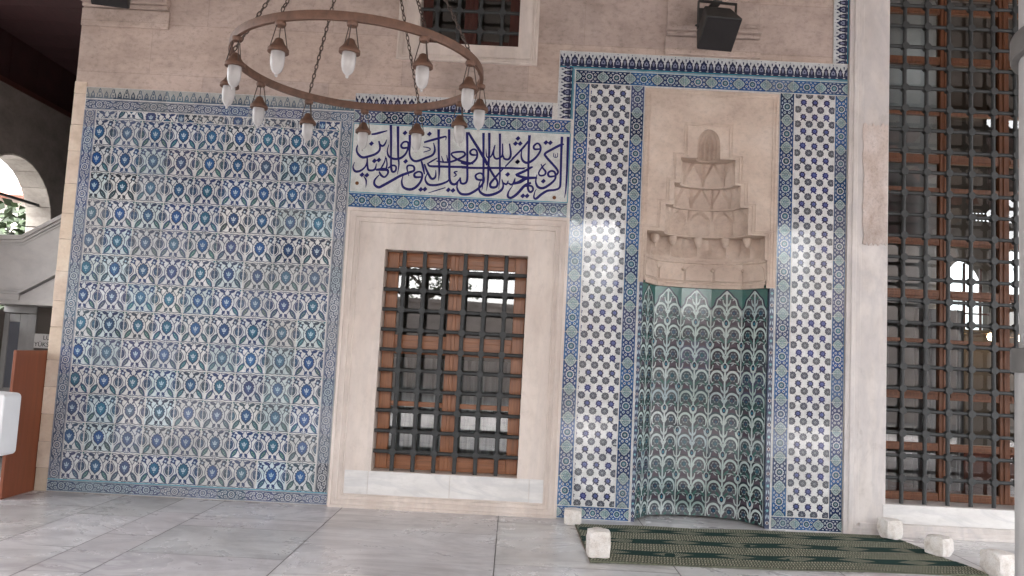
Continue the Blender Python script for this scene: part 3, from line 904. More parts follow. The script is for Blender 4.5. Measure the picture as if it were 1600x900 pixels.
# ------------------------------------------------------------------ left floral panel
def wallfn(a, b, h): return (a, -0.0095 - h, b)
rt = random.Random(11)
lp = thing('tile_panel', 'large blue and white floral tile panel at the left end of the wall', 'tile panel', (-2.76, 0, 0))
mb = MB(); mb.box(-3.984, -1.541, -0.0093, 0.0, 0.004, 3.612, GROUT)
mb.build('grout_bed', M['tile_worn'], lp)
P = Pat(wallfn)
TW, TH = .255, .247
for j in range(13):
    for i in range(-1, 8):
        cx, cz = -3.70 + TW * (i + .5), .113 + TH * (j + .5)
        ox, oz = rt.uniform(-.002, .002), rt.uniform(-.002, .002)
        P.place((cx + ox, cz + oz), (TW, 0), (0, TH), tl(rt), tinter(rt), (-.486 if i >= 0 else -.155, .486, -.488, .488))
        floral(P, rt)
# cut strip of reused tile above the last row
x = -3.868
while x < -1.67:
    w = min(rt.choice([.06, .11, .19, .25, .25]), -1.66 - x)
    if w < .03: break
    v0 = rt.choice([-.49, -.1, .15, .19])
    P.place((x + w / 2, 3.325 - v0 * TH + .002), (TW, 0), (0, TH), tl(rt), tinter(rt), (-w / 2 / TW + .008, w / 2 / TW - .008, v0, v0 + .285))
    u = rt.uniform(-.3, .3)
    floral(P, rt)
    x += w
P.build('floral_field', M['tile_worn'], lp)
P = Pat(wallfn)
BW = .112
for k in range(14):                       # side borders
    for xc in (-3.928, -1.600):
        zb = .113 + .247 * k - (.08 if xc < -3 else 0)
        c0 = 0 if not (xc < -3 and k == 0) else .33
        top = 3.40 if xc < -2 else 3.42
        if zb + .02 > top: continue
        P.place((xc, zb), (0, .247), (-BW, 0), tl(rt), tinter(rt), (c0, min(1, (top - zb) / .247), -.5, .5)); greyborder(P, rt, 2.2)
for k in range(11):                       # bottom and top borders
    x0 = -3.98 + .247 * k
    w = min(1, (-1.545 - x0) / .247)
    if w > .05:
        P.place((x0, .056), (.247, 0), (0, .098), tl(rt), tinter(rt), (0, w, -.5, .5)); greyborder(P, rt, 2.5)
        x1 = x0 + .004
        P.place((x1, 3.452), (.247, 0), (0, .098), tl(rt), tinter(rt), (0, w, -.5, .5)); greyborder(P, rt, 2.5)
P.place((0, 0)); P.line([(-3.98, .110), (-1.545, .110)], .008, TURQ, 12, res=1)
P.build('tile_border', M['tile_worn'], lp)
P = Pat(wallfn)
for k in range(10):
    x0 = -3.978 + .2435 * k
    P.place((x0, 3.507), (.2435, 0), (0, .104), tl(rt), tinter(rt)); greycrest(P, rt)
P.build('crest', M['tile_worn'], lp)

# ------------------------------------------------------------------ calligraphy panel
cp = thing('calligraphy_panel', 'white tile panel of dark blue calligraphy framed by blue borders above the window', 'inscription', (-.55, 0, 2.625))
mb = MB(); mb.box(-1.539, .4265, -0.0093, 0.0, 2.626, 3.676, GROUT)
mb.build('grout_bed', M['tile'], cp)
P = Pat(wallfn)
for k in range(6):
    for j in range(2):
        x0, x1 = -1.53 + .3245 * k, -1.53 + .3245 * (k + 1)
        z0, z1 = 2.772 + .3095 * j, 2.772 + .3095 * (j + 1)
        g = rt.uniform(.96, 1.03)
        c = (.585 * g, .60 * g, .585 * g)
        P.place(((x0 + x1) / 2, (z0 + z1) / 2), tilt=tl(rt, .002))
        P.add([(-.161, -.1535), (.161, -.1535), (.161, .1535), (-.161, .1535)], c, 0)
STROKES = [
    [(-1.372, 3.302, 0.0157), (-1.341, 3.306, 0.0204), (-1.293, 3.321, 0.0204), (-1.230, 3.342, 0.0094)],
    [(-1.472, 3.234, 0.0063), (-1.496, 3.163, 0.0157), (-1.480, 3.115, 0.0204), (-1.438, 3.085, 0.0236), (-1.383, 3.097, 0.0220), (-1.328, 3.119, 0.0220), (-1.294, 3.149, 0.0204), (-1.286, 3.186, 0.0173), (-1.300, 3.243, 0.0157)],
    [(-1.295, 3.219, 0.0173), (-1.269, 3.198, 0.0189), (-1.246, 3.213, 0.0173), (-1.228, 3.260, 0.0063)],
    [(-1.201, 3.395, 0.0236), (-1.193, 3.293, 0.0204), (-1.185, 3.171, 0.0189), (-1.180, 3.085, 0.0157)],
    [(-1.137, 3.388, 0.0251), (-1.128, 3.256, 0.0220), (-1.117, 3.109, 0.0189), (-1.106, 3.036, 0.0141), (-1.114, 2.946, 0.0047)],
    [(-1.208, 3.215, 0.0063), (-1.218, 3.153, 0.0126), (-1.199, 3.105, 0.0189), (-1.150, 3.085, 0.0220), (-1.094, 3.096, 0.0220), (-1.049, 3.141, 0.0189), (-1.032, 3.203, 0.0173), (-1.039, 3.244, 0.0189), (-1.075, 3.244, 0.0173), (-1.097, 3.212, 0.0189), (-1.080, 3.189, 0.0204), (-1.036, 3.195, 0.0189)],
    [(-1.503, 3.040, 0.0047), (-1.516, 2.991, 0.0126), (-1.493, 2.954, 0.0220), (-1.450, 2.960, 0.0204), (-1.408, 2.998, 0.0157), (-1.393, 3.046, 0.0141), (-1.396, 3.091, 0.0110)],
    [(-1.394, 3.079, 0.0110), (-1.384, 2.990, 0.0189), (-1.362, 2.969, 0.0204), (-1.319, 2.983, 0.0189), (-1.309, 3.036, 0.0063)],
    [(-1.311, 2.977, 0.0173), (-1.255, 2.984, 0.0299), (-1.207, 2.981, 0.0251), (-1.200, 2.950, 0.0173), (-1.227, 2.915, 0.0173), (-1.260, 2.931, 0.0204), (-1.279, 2.964, 0.0141)],
    [(-1.231, 3.107, 0.0047), (-1.236, 3.054, 0.0126), (-1.264, 2.992, 0.0157)],
    [(-1.225, 3.095, 0.0110), (-1.213, 3.031, 0.0141), (-1.222, 2.973, 0.0189)],
    [(-1.181, 3.098, 0.0173), (-1.173, 3.000, 0.0204), (-1.158, 2.967, 0.0204), (-1.133, 2.978, 0.0189), (-1.131, 3.015, 0.0173), (-1.162, 3.025, 0.0173), (-1.202, 2.997, 0.0141)],
    [(-1.415, 2.913, 0.0079), (-1.390, 2.875, 0.0157), (-1.389, 2.809, 0.0031)],
    [(-1.277, 2.933, 0.0094), (-1.313, 2.887, 0.0173), (-1.314, 2.845, 0.0220), (-1.276, 2.820, 0.0251), (-1.230, 2.843, 0.0251), (-1.161, 2.887, 0.0251), (-1.084, 2.936, 0.0251), (-1.006, 2.970, 0.0236), (-0.967, 2.990, 0.0204), (-0.974, 3.027, 0.0189), (-1.018, 3.033, 0.0173), (-1.032, 3.007, 0.0157), (-1.010, 2.935, 0.0063)],
    [(-1.062, 2.937, 0.0063), (-1.071, 2.883, 0.0157), (-1.053, 2.832, 0.0220), (-0.996, 2.814, 0.0251), (-0.942, 2.837, 0.0236), (-0.898, 2.900, 0.0204), (-0.892, 2.962, 0.0189), (-0.923, 2.980, 0.0173), (-0.961, 2.958, 0.0204), (-0.951, 2.929, 0.0220), (-0.900, 2.933, 0.0157)],
    [(-0.906, 3.078, 0.0157), (-0.886, 3.018, 0.0204), (-0.871, 2.958, 0.0110)],
    [(-0.878, 3.053, 0.0141), (-0.849, 2.987, 0.0204), (-0.806, 2.923, 0.0220), (-0.772, 2.941, 0.0189), (-0.772, 3.004, 0.0063)],
    [(-0.847, 2.967, 0.0079), (-0.862, 2.914, 0.0157), (-0.833, 2.870, 0.0220), (-0.777, 2.864, 0.0220), (-0.714, 2.879, 0.0204), (-0.660, 2.906, 0.0173), (-0.647, 2.933, 0.0094)],
    [(-0.768, 3.377, 0.0251), (-0.760, 3.245, 0.0204), (-0.751, 3.123, 0.0204), (-0.740, 2.993, 0.0173), (-0.742, 2.905, 0.0039)],
    [(-0.673, 3.382, 0.0236), (-0.663, 3.209, 0.0220), (-0.652, 3.046, 0.0220), (-0.644, 2.933, 0.0220), (-0.623, 2.887, 0.0236), (-0.585, 2.885, 0.0220), (-0.548, 2.941, 0.0079)],
    [(-0.893, 3.251, 0.0173), (-0.818, 3.277, 0.0220), (-0.739, 3.303, 0.0204), (-0.699, 3.313, 0.0157), (-0.699, 3.281, 0.0047)],
    [(-1.025, 3.313, 0.0236), (-1.019, 3.224, 0.0204), (-1.017, 3.142, 0.0173), (-0.995, 3.092, 0.0204), (-0.950, 3.074, 0.0220), (-0.872, 3.107, 0.0204), (-0.810, 3.138, 0.0204), (-0.791, 3.186, 0.0189), (-0.807, 3.251, 0.0079)],
    [(-0.898, 3.209, 0.0079), (-0.844, 3.201, 0.0110), (-0.835, 3.182, 0.0094), (-0.893, 3.159, 0.0079)],
    [(-0.849, 3.061, 0.0126), (-0.828, 3.037, 0.0204), (-0.747, 3.037, 0.0220), (-0.619, 3.040, 0.0220), (-0.492, 3.044, 0.0220)],
    [(-0.854, 3.054, 0.0110), (-0.806, 3.086, 0.0157), (-0.764, 3.114, 0.0079)],
    [(-0.770, 3.085, 0.0110), (-0.710, 3.078, 0.0157), (-0.646, 3.083, 0.0189), (-0.587, 3.107, 0.0189), (-0.521, 3.147, 0.0189), (-0.530, 3.179, 0.0173), (-0.591, 3.177, 0.0189), (-0.638, 3.161, 0.0157), (-0.623, 3.133, 0.0173), (-0.559, 3.098, 0.0204), (-0.498, 3.085, 0.0189), (-0.437, 3.078, 0.0173)],
    [(-0.729, 3.134, 0.0063), (-0.710, 3.084, 0.0141)],
    [(-0.682, 3.144, 0.0063), (-0.670, 3.090, 0.0141)],
    [(-0.576, 3.000, 0.0110), (-0.605, 2.990, 0.0141), (-0.585, 2.967, 0.0126), (-0.608, 2.948, 0.0063)],
    [(-0.826, 2.792, 0.0063), (-0.751, 2.820, 0.0110), (-0.675, 2.848, 0.0094)],
    [(-0.561, 2.921, 0.0063), (-0.573, 2.855, 0.0157), (-0.542, 2.803, 0.0220), (-0.494, 2.794, 0.0236), (-0.446, 2.807, 0.0236), (-0.377, 2.857, 0.0220), (-0.337, 2.916, 0.0189), (-0.344, 2.976, 0.0189), (-0.375, 2.995, 0.0157), (-0.412, 2.971, 0.0189), (-0.396, 2.937, 0.0204), (-0.345, 2.932, 0.0157)],
    [(-0.550, 2.946, 0.0157), (-0.539, 2.896, 0.0204), (-0.503, 2.895, 0.0204), (-0.485, 2.933, 0.0204), (-0.491, 3.054, 0.0204), (-0.500, 3.217, 0.0204), (-0.510, 3.364, 0.0236)],
    [(-0.499, 3.364, 0.0189), (-0.460, 3.304, 0.0236), (-0.399, 3.216, 0.0251), (-0.337, 3.121, 0.0283), (-0.311, 3.071, 0.0236)],
    [(-0.362, 3.365, 0.0236), (-0.353, 3.195, 0.0204), (-0.344, 3.033, 0.0204), (-0.342, 2.919, 0.0173), (-0.349, 2.833, 0.0039)],
    [(-0.310, 3.368, 0.0236), (-0.301, 3.198, 0.0204), (-0.301, 3.067, 0.0204), (-0.299, 2.937, 0.0173), (-0.307, 2.836, 0.0039)],
    [(-0.332, 3.217, 0.0047), (-0.323, 3.154, 0.0110), (-0.302, 3.139, 0.0126), (-0.279, 3.158, 0.0141), (-0.262, 3.208, 0.0157), (-0.252, 3.259, 0.0094)],
    [(-0.259, 3.241, 0.0110), (-0.260, 3.167, 0.0157), (-0.238, 3.134, 0.0189), (-0.202, 3.144, 0.0173), (-0.181, 3.175, 0.0157), (-0.185, 3.276, 0.0110)],
    [(-0.180, 3.179, 0.0141), (-0.162, 3.138, 0.0189), (-0.122, 3.136, 0.0204), (-0.106, 3.183, 0.0189), (-0.123, 3.279, 0.0141)],
    [(-0.214, 3.366, 0.0220), (-0.207, 3.243, 0.0189), (-0.198, 3.056, 0.0173), (-0.193, 2.959, 0.0141), (-0.198, 2.855, 0.0039)],
    [(-0.551, 3.083, 0.0173), (-0.503, 3.072, 0.0204), (-0.448, 3.087, 0.0220), (-0.410, 3.134, 0.0189), (-0.413, 3.192, 0.0189), (-0.442, 3.211, 0.0173), (-0.473, 3.187, 0.0189), (-0.458, 3.160, 0.0204), (-0.415, 3.158, 0.0141)],
    [(-0.541, 3.037, 0.0189), (-0.389, 3.041, 0.0204), (-0.229, 3.049, 0.0204), (-0.101, 3.054, 0.0204), (0.026, 3.057, 0.0157)],
    [(-0.150, 3.065, 0.0126), (-0.075, 3.154, 0.0157), (0.016, 3.263, 0.0189)],
    [(-0.158, 3.058, 0.0110), (-0.195, 3.014, 0.0157), (-0.240, 2.955, 0.0204), (-0.276, 2.904, 0.0220), (-0.266, 2.872, 0.0236), (-0.220, 2.879, 0.0220), (-0.213, 2.925, 0.0189), (-0.250, 2.980, 0.0220), (-0.284, 3.032, 0.0189), (-0.296, 3.064, 0.0141)],
    [(-0.358, 2.946, 0.0063), (-0.376, 2.885, 0.0126), (-0.365, 2.827, 0.0220), (-0.312, 2.797, 0.0251), (-0.241, 2.809, 0.0251), (-0.179, 2.845, 0.0220), (-0.159, 2.888, 0.0173), (-0.174, 2.948, 0.0094)],
    [(-0.167, 2.920, 0.0141), (-0.132, 2.904, 0.0189), (-0.116, 2.939, 0.0094)],
    [(-0.115, 2.918, 0.0141), (-0.078, 2.906, 0.0189), (-0.056, 2.970, 0.0063)],
    [(-0.078, 2.914, 0.0157), (-0.023, 2.933, 0.0204), (0.031, 2.969, 0.0220)],
    [(-0.074, 2.896, 0.0063), (-0.107, 2.840, 0.0141), (-0.112, 2.795, 0.0220), (-0.080, 2.785, 0.0236), (-0.026, 2.828, 0.0251), (0.034, 2.902, 0.0251), (0.089, 2.929, 0.0204)],
    [(0.054, 3.365, 0.0267), (0.053, 3.268, 0.0220), (0.057, 3.105, 0.0204), (0.061, 2.975, 0.0189), (0.064, 2.876, 0.0204), (0.088, 2.845, 0.0204), (0.110, 2.871, 0.0189), (0.092, 2.902, 0.0189), (0.039, 2.897, 0.0173)],
    [(0.051, 3.315, 0.0189), (-0.017, 3.224, 0.0173), (-0.093, 3.140, 0.0141)],
    [(-0.005, 3.245, 0.0063), (-0.012, 3.175, 0.0141), (0.008, 3.125, 0.0220), (0.053, 3.111, 0.0236), (0.114, 3.155, 0.0204), (0.157, 3.223, 0.0189), (0.154, 3.273, 0.0189), (0.128, 3.293, 0.0173), (0.097, 3.265, 0.0189), (0.107, 3.238, 0.0189), (0.154, 3.243, 0.0141)],
    [(0.368, 3.296, 0.0126), (0.333, 3.286, 0.0236), (0.262, 3.244, 0.0220), (0.202, 3.202, 0.0220), (0.216, 3.169, 0.0220), (0.269, 3.114, 0.0220), (0.312, 3.068, 0.0204), (0.326, 3.036, 0.0189), (0.306, 3.004, 0.0141)],
    [(0.347, 3.367, 0.0251), (0.347, 3.242, 0.0220), (0.350, 3.079, 0.0204), (0.352, 2.957, 0.0204), (0.346, 2.899, 0.0189), (0.304, 2.876, 0.0204), (0.240, 2.865, 0.0220), (0.186, 2.830, 0.0236), (0.140, 2.787, 0.0220), (0.120, 2.804, 0.0157), (0.130, 2.859, 0.0079), (0.142, 2.875, 0.0047)],
    [(0.403, 3.368, 0.0267), (0.405, 3.204, 0.0220), (0.406, 3.041, 0.0189), (0.403, 2.879, 0.0126), (0.393, 2.804, 0.0031)],
    [(0.280, 3.210, 0.0079), (0.283, 3.176, 0.0079), (0.314, 3.178, 0.0079), (0.314, 3.214, 0.0063)],
    [(0.296, 3.203, 0.0063), (0.298, 3.178, 0.0063)],
    [(0.139, 3.008, 0.0079), (0.130, 2.945, 0.0157), (0.151, 2.897, 0.0220), (0.199, 2.887, 0.0236), (0.261, 2.927, 0.0220), (0.304, 2.979, 0.0189), (0.298, 3.034, 0.0189), (0.264, 3.047, 0.0189), (0.237, 3.023, 0.0204), (0.252, 2.995, 0.0204), (0.298, 3.002, 0.0157)],
    [(0.169, 3.107, 0.0079), (0.187, 3.071, 0.0157), (0.214, 3.038, 0.0189), (0.207, 3.009, 0.0173), (0.170, 2.999, 0.0173), (0.153, 3.024, 0.0141), (0.182, 3.079, 0.0141), (0.214, 3.111, 0.0079)],
    [(-0.089, 3.055, 0.0189), (-0.025, 3.055, 0.0173), (0.043, 3.068, 0.0047)],
    [(0.100, 3.076, 0.0094), (0.079, 3.068, 0.0204), (0.032, 3.037, 0.0236), (-0.038, 3.001, 0.0236), (-0.054, 2.992, 0.0157)],
    [(-0.047, 2.992, 0.0204), (0.019, 2.975, 0.0251), (0.075, 2.974, 0.0251), (0.141, 2.979, 0.0189)],
    [(0.133, 2.977, 0.0157), (0.044, 2.964, 0.0220), (-0.010, 2.929, 0.0220), (-0.085, 2.909, 0.0157)],
    [(-0.056, 2.969, 0.0063), (-0.058, 2.922, 0.0126)],
]
DOTS = [(-1.365, 3.215), (-1.069, 3.328), (-1.328, 3.058), (-1.289, 3.068), (-1.431, 2.926), (-1.387, 2.924), (-1.047, 3.068), (-0.849, 3.330), (-0.896, 2.819), (-0.859, 2.823), (-0.649, 2.827), (-0.607, 2.825), (-0.049, 3.329), (-0.069, 3.281), (-0.027, 3.283), (-0.043, 3.115), (-0.125, 2.995), (-0.042, 3.114), (0.204, 3.304), (0.244, 3.304), (0.021, 2.807), (0.059, 2.809), (0.198, 2.950)]
NAILS = [(-1.470, 2.847), (0.303, 2.805)]
INKB = (.022, .022, .125)
for i, s in enumerate(STROKES):
    P.place((0, 0)); P.line(s, .02, INKB, 1 + (i * 5) % 16)
for i, (x, z) in enumerate(DOTS):
    P.place((0, 0)); q = .0235
    P.add([(x - q, z - .004), (x, z - q), (x + q, z + .002), (x + .002, z + q)], INKB, 17)
for x, z in NAILS:
    P.el(x, z, .017, (.16, .07, .035), 17)
P.build('inscription', M['tile'], cp)
P = Pat(wallfn)
bar(P, -1.538, .425, 3.3925, 3.4005, TURQ, 1); bar(P, -1.538, .425, 2.7625, 2.7705, TURQ, 1)
bar(P, -1.5385, -1.532, 2.771, 3.392, TURQ, 1); bar(P, .4185, .4255, 2.771, 3.392, TURQ, 1)
for zc, hh in ((3.462, .118), (2.695, .130)):
    x0 = -1.538
    k = 0
    while x0 < .42:
        w = min(1, (.425 - x0) / .245)
        bgc = rt.choice([(.020, .05, .16), (.024, .08, .25), (.026, .095, .25), (.018, .04, .13)])
        P.place((x0, zc), (.245, 0), (0, hh), tl(rt, .002), tinter(rt))
        a, b = P.o, P.ax
        if w < 1:
            sub = P.clip
        blueborder(P, rt, .245 / hh, bgc) if w > .98 else None
        if w <= .98:                                    # cut end tile
            old = Pat.add
            lim = w
            def add2(self, poly, col, layer, raise_=0.0, _o=old, _l=lim):
                poly = clip_poly(poly, (0, _l, -1, 1))
                return _o(self, poly, col, layer, raise_) if len(poly) > 2 else None
            Pat.add = add2
            blueborder(P, rt, .245 / hh, bgc)
            Pat.add = old
        x0 += .245
P.build('blue_border', M['tile'], cp)
P = Pat(wallfn)
x0 = -1.536
while x0 + .127 < .31:
    P.place((x0, 3.526), (.1275, 0), (0, .150), tl(rt, .002)); darkcrest(P, rt); x0 += .1275
w = (.292 - x0) / .1275
P.build('crest', M['tile'], cp)

# ------------------------------------------------------------------ prayer niche (outer mihrab)
pn = thing('prayer_niche', 'tall tiled prayer niche with carved stone hood and blue checkered side panels', 'prayer niche', (1.68, 0, 0))
mb = MB()
mb.box(.4285, 1.083, -.0094, 0, 0, 4.0095, GROUT); mb.box(2.302, 2.919, -.0094, 0, 0, 4.0095, GROUT); mb.box(1.0835, 2.3015, -.0094, 0, 3.862, 4.0095, GROUT)
mb.box(.292, 2.919, -.0094, 0, 4.010, 4.168, GROUT); mb.box(2.779, 2.919, -.0094, 0, 4.1685, 5.55, GROUT); mb.box(.292, .428, -.0094, 0, 3.53, 4.0095, GROUT)
mb.build('grout_bed', M['tile'], pn)
P = Pat(wallfn)
# turquoise edge lines
bar(P, .4295, 2.918, 4.0015, 4.0085, TURQ, 0); bar(P, .4295, .4365, 3.53, 4.001, TURQ, 0)
def run_blue(o, d, L, hh, n, r, phase=0.0):
    """border tiles from o along d (unit) for n tiles of length L"""
    nx = (-d[1], d[0])
    for k in range(n):
        bgc = r.choice([(.020, .048, .15), (.024, .075, .23), (.026, .10, .26), (.018, .038, .12)])
        P.place((o[0] + d[0] * L * k, o[1] + d[1] * L * k), (d[0] * L, d[1] * L), (nx[0] * hh, nx[1] * hh), tl(r), tinter(r))
        blueborder(P, r, L / hh, bgc)
run_blue((.513, .113), (0, 1), .2505, .130, 15, rt)
run_blue((1.015, .113), (0, 1), .2505, .122, 15, rt)
run_blue((2.370, .113), (0, 1), .2505, .128, 15, rt)
run_blue((2.860, .113), (0, 1), .2505, .112, 15, rt)
run_blue((.447, 3.935), (1, 0), .2468, .122, 10, rt)
run_blue((.450, .057), (1, 0), .2085, .106, 3, rt)
run_blue((2.306, .057), (1, 0), .2035, .106, 3, rt)
P.build('blue_border', M['tile'], pn)
P = Pat(wallfn)
x0 = .300
while x0 + .125 < 2.92:
    P.place((x0, 4.012), (.1306, 0), (0, .152), tl(rt, .002)); darkcrest(P, rt); x0 += .1306
z0 = 3.535
while z0 + .12 < 4.03:
    P.place((.427, z0), (0, .1222), (-.132, 0), tl(rt, .002)); darkcrest(P, rt); z0 += .1222
z0 = 4.172
while z0 < 5.4:
    P.place((2.918, z0), (0, .1275), (-.137, 0), tl(rt, .002)); darkcrest(P, rt); z0 += .1275
P.build('crest', M['tile'], pn)
# white panels with staggered rosettes
def rosette(P, x, z, kind, r):
    P.ax, P.ay, P.o, keep = (1.13, 0), (0, 1.10), (x * -.13, z * -.10), P.clip
    P.clip = (keep[0] / 1.13 + x * .13 / 1.13, keep[1] / 1.13 + x * .13 / 1.13, keep[2] / 1.10 + z * .10 / 1.10, keep[3] / 1.10 + z * .10 / 1.10)
    rosette_(P, x, z, kind, r)
    P.ax, P.ay, P.o, P.clip = (1, 0), (0, 1), (0, 0), keep
def rosette_(P, x, z, kind, r):
    dk = r.choice([(.035, .035, .10), (.045, .05, .085), (.030, .035, .13), (.03, .03, .07)])
    if kind == 0:
        dk = r.choice([(.06, .065, .085), (.05, .055, .08), (.075, .08, .09)])
        P.star(x, z, .0310, .0275, 10, dk, 2, rot=r.uniform(0, 1))
        for k in range(8):
            t = k * math.pi / 4 + .2
            P.leaf(x + .011 * math.cos(t), z + .011 * math.sin(t), x + .025 * math.cos(t), z + .025 * math.sin(t), .0045, (.22, .24, .28), 3, 3)
        P.el(x, z, .009, (.30, .33, .36), 4, n=8); P.el(x, z, .0045, dk, 5, n=6)
    else:
        P.star(x, z, .0285, .0225, 8, dk, 2, rot=r.uniform(0, .4))
        P.leaf(x + .004, z - .018, x + .022, z - .036, .014, dk, 3, 3); P.leaf(x - .012, z - .016, x - .020, z - .034, .010, dk, 3, 3)
        P.el(x + .001, z + .001, .0125, (.11, .14, .33), 4, n=9); P.el(x, z, .006, mixc(dk, (.1, .1, .3), .3), 5, n=6)
def rosepanel(x0, x1, r, phase):
    z0, z1 = .116, 3.868
    W_ = (x1 - x0)
    # the tiles: odd-sized, thin seams
    zs_ = [z0]
    while zs_[-1] < z1 - .05: zs_.append(min(z1, zs_[-1] + .266))
    for a, b in zip(zs_[:-1], zs_[1:]):
        for u0, u1 in ((x0, x0 + W_ * .38), (x0 + W_ * .38, x1)):
            g = r.uniform(.94, 1.04)
            P.place(((u0 + u1) / 2, (a + b) / 2), tilt=tl(r, .004))
            hw, hh = (u1 - u0) / 2 - .0008, (b - a) / 2 - .0008
            cl = (.63 * g, .635 * g, .635 * g)
            P.add([(-hw, -hh), (hw, -hh), (hw, hh), (-hw, hh)], cl, 0)
    P.place((0, 0)); P.clip = (x0 + .002, x1 - .002, z0 + .001, z1 - .001)
    dz = .0665
    n = int((z1 - z0) / dz) + 2
    for j in range(n):
        z = z0 + .02 + dz * j
        for i in range(-1, 5):
            x = x0 + .034 + phase + .104 * (i + (.5 if j % 2 else 0))
            jx, jz = r.uniform(-.0015, .0015), r.uniform(-.0015, .0015)
            for s1, s2 in ((1, 1), (-1, 1)):
                P.line([(x + s1 * .026, z + s2 * .033), (x - s1 * .0, z + 0)], .0035, (.16, .17, .22), 1, res=1)
            rosette(P, x + jx, z + jz, j % 2, r)
    P.clip = None
P = Pat(wallfn); rosepanel(.588, .948, rt, 0.0)
P.build('rosette_panel', M['tile'], pn)['label'] = 'left white rosette panel with a patched top'
P = Pat(wallfn); rosepanel(2.442, 2.800, rt, -.01)
P.build('rosette_panel', M['tile'], pn)

# niche interior: five facets
FW = .28
heads = [R(56), R(18), 0.0, R(-18), R(-56)]
pts = [(0.0, 0.0)]
for a in heads: pts.append((pts[-1][0] + FW * math.cos(a), pts[-1][1] + FW * math.sin(a)))
half = pts[-1][0] / 2
NCX = 1.688
pts = [(NCX - half + x, .035 + y) for x, y in pts]
NZ = 2.12
def facetfn(k):
    p, a = pts[k], heads[k]
    d = (math.cos(a), math.sin(a)); nn = (math.sin(a), -math.cos(a))
    return lambda u, v, h: (p[0] + d[0] * u + nn[0] * h, p[1] + d[1] * u + nn[1] * h, v)
BGN = (.042, .050, .062); ARC = (.47, .56, .54); AUB = (.075, .055, .075)
def facet(P, r):
    z0 = .012
    for j in range(8):                       # tiles
        a, b = z0 + j * .265, min(NZ, z0 + (j + 1) * .265)
        f = tinter(r)
        P.place((FW / 2, (a + b) / 2), tilt=tl(r, .006), tint=f)
        P.add([(-FW / 2 + .001, a - (a + b) / 2 + .0008), (FW / 2 - .001, a - (a + b) / 2 + .0008), (FW / 2 - .001, b - (a + b) / 2 - .0008), (-FW / 2 + .001, b - (a + b) / 2 - .0008)],
              mixc(BGN, r.choice([(.05, .045, .06), (.03, .06, .06), (.04, .06, .075), (.05, .07, .08)]), r.random()), 0)
    P.place((0, 0)); P.clip = (.0015, FW - .0015, z0, NZ)
    pit = .2
    top = NZ - .20
    c = FW / 2
    j = 0
    z = z0 + .02
    while z < NZ:
        arc = mixc(ARC, r.choice([(.30, .40, .38), (.5, .56, .56), (.36, .46, .50)]), r.random())
        fl = r.choice([(.03, .05, .085), (.03, .07, .09), (.035, .04, .07)])
        P.line([(c, z - .02), (c + .002, z + .09), (c, z + .19)], .015, arc, 3)
        for s in (0, FW): P.line([(s, z - .02), (s, z + .18)], .013, arc, 3)
        for s in (-1, 1):
            x = c + s * .070
            P.line([(x - s * .058, z + .010, .006), (x - s * .052, z + .055, .014), (x - s * .03, z + .088, .019), (x, z + .098, .021), (x + s * .032, z + .086, .019), (x + s * .052, z + .052, .015), (x + s * .050, z + .005, .008), (x + s * .035, z - .012, .004)], .02, arc, 4, res=3)
            P.star(x, z + .040, .034, .024, 6, mixc(arc, BGN, .45), 5); P.el(x, z + .040, .024, fl, 6, n=10); P.el(x - s * .004, z + .036, .010, mixc(fl, TEAL, .45), 7, n=8)
            P.leaf(c + s * .004, z + .01, c + s * .032, z + .048, .012, arc, 6, 3); P.leaf(c + s * .004, z + .10, c + s * .030, z + .135, .012, arc, 6, 3)
            P.leaf(x - s * .02, z - .05, x + s * .012, z - .022, .012, mixc(arc, BGN, .25), 6, 3)
            P.el(x + s * .036, z - .004, .006, arc, 7, n=6)
            P.leaf(x - s * .060, z - .045, x - s * .012, z + .012, .022, (.05, .13, .115), 2, 4)
            P.leaf(x + s * .058, z - .045, x + s * .018, z + .008, .018, (.05, .13, .115), 2, 4)
            # bell between the rows
            P.add([(x - .034, z + .118), (x - .024, z + .158), (x - .008, z + .170), (x + .012, z + .166), (x + .026, z + .150), (x + .034, z + .118), (x + .012, z + .128), (x - .012, z + .126)], AUB, 5)
            P.line([(x - s * .066, z + .100, .012), (x - s * .045, z + .118, .010), (x - s * .036, z + .16, .008)], .01, arc, 6, res=3)
            P.line([(x + s * .066, z + .100, .012), (x + s * .045, z + .118, .010), (x + s * .036, z + .155, .008)], .01, arc, 6, res=3)
            P.line([(x - .03, z + .175, .006), (x, z + .182, .010), (x + .03, z + .172, .006)], .01, mixc(arc, BGN, .3), 7, res=2)
        for x in ((c,) if j % 2 == 0 else (0, FW)):
            P.el(x, z + .145, .026, arc, 8, ry=.036); P.el(x, z + .145, .018, INK, 9, ry=.028); P.el(x, z + .142, .009, TEAL, 10, ry=.014, n=8)
        for x in ((0, FW) if j % 2 == 0 else (c,)):
            P.el(x, z + .048, .012, arc, 8, ry=.018, n=8); P.el(x, z + .048, .006, AUB, 9, ry=.01, n=6)
        z += pit; j += 1
    # ogee head with green spandrels
    grn = (.055, .15, .135)
    og = [(0, top - .02), (.03, top + .02), (.045, top + .075), (.075, top + .10), (.105, top + .135), (c, top + .165)]
    P.add([(0, NZ), (0, top - .02)] + og[1:] + [(c, NZ)], grn, 12)
    P.add([(FW, NZ), (c, NZ)] + [(FW - x, z_) for x, z_ in og[::-1]][0:-1] + [(FW, top - .02)], grn, 12)
    P.line(og, .012, INK, 13, res=2); P.line([(FW - x, z_) for x, z_ in og], .012, INK, 13, res=2)
    ins = [(c + (x - c) * .86, top + (z_ - top) * .9) for x, z_ in og]
    P.line(ins, .010, ARC, 14, res=2); P.line([(FW - x, z_) for x, z_ in ins], .010, ARC, 14, res=2)
    P.clip = None
for k in range(5):
    P = Pat(facetfn(k)); facet(P, rt)
    o = P.build('niche_facet', M['tile_worn'], pn)
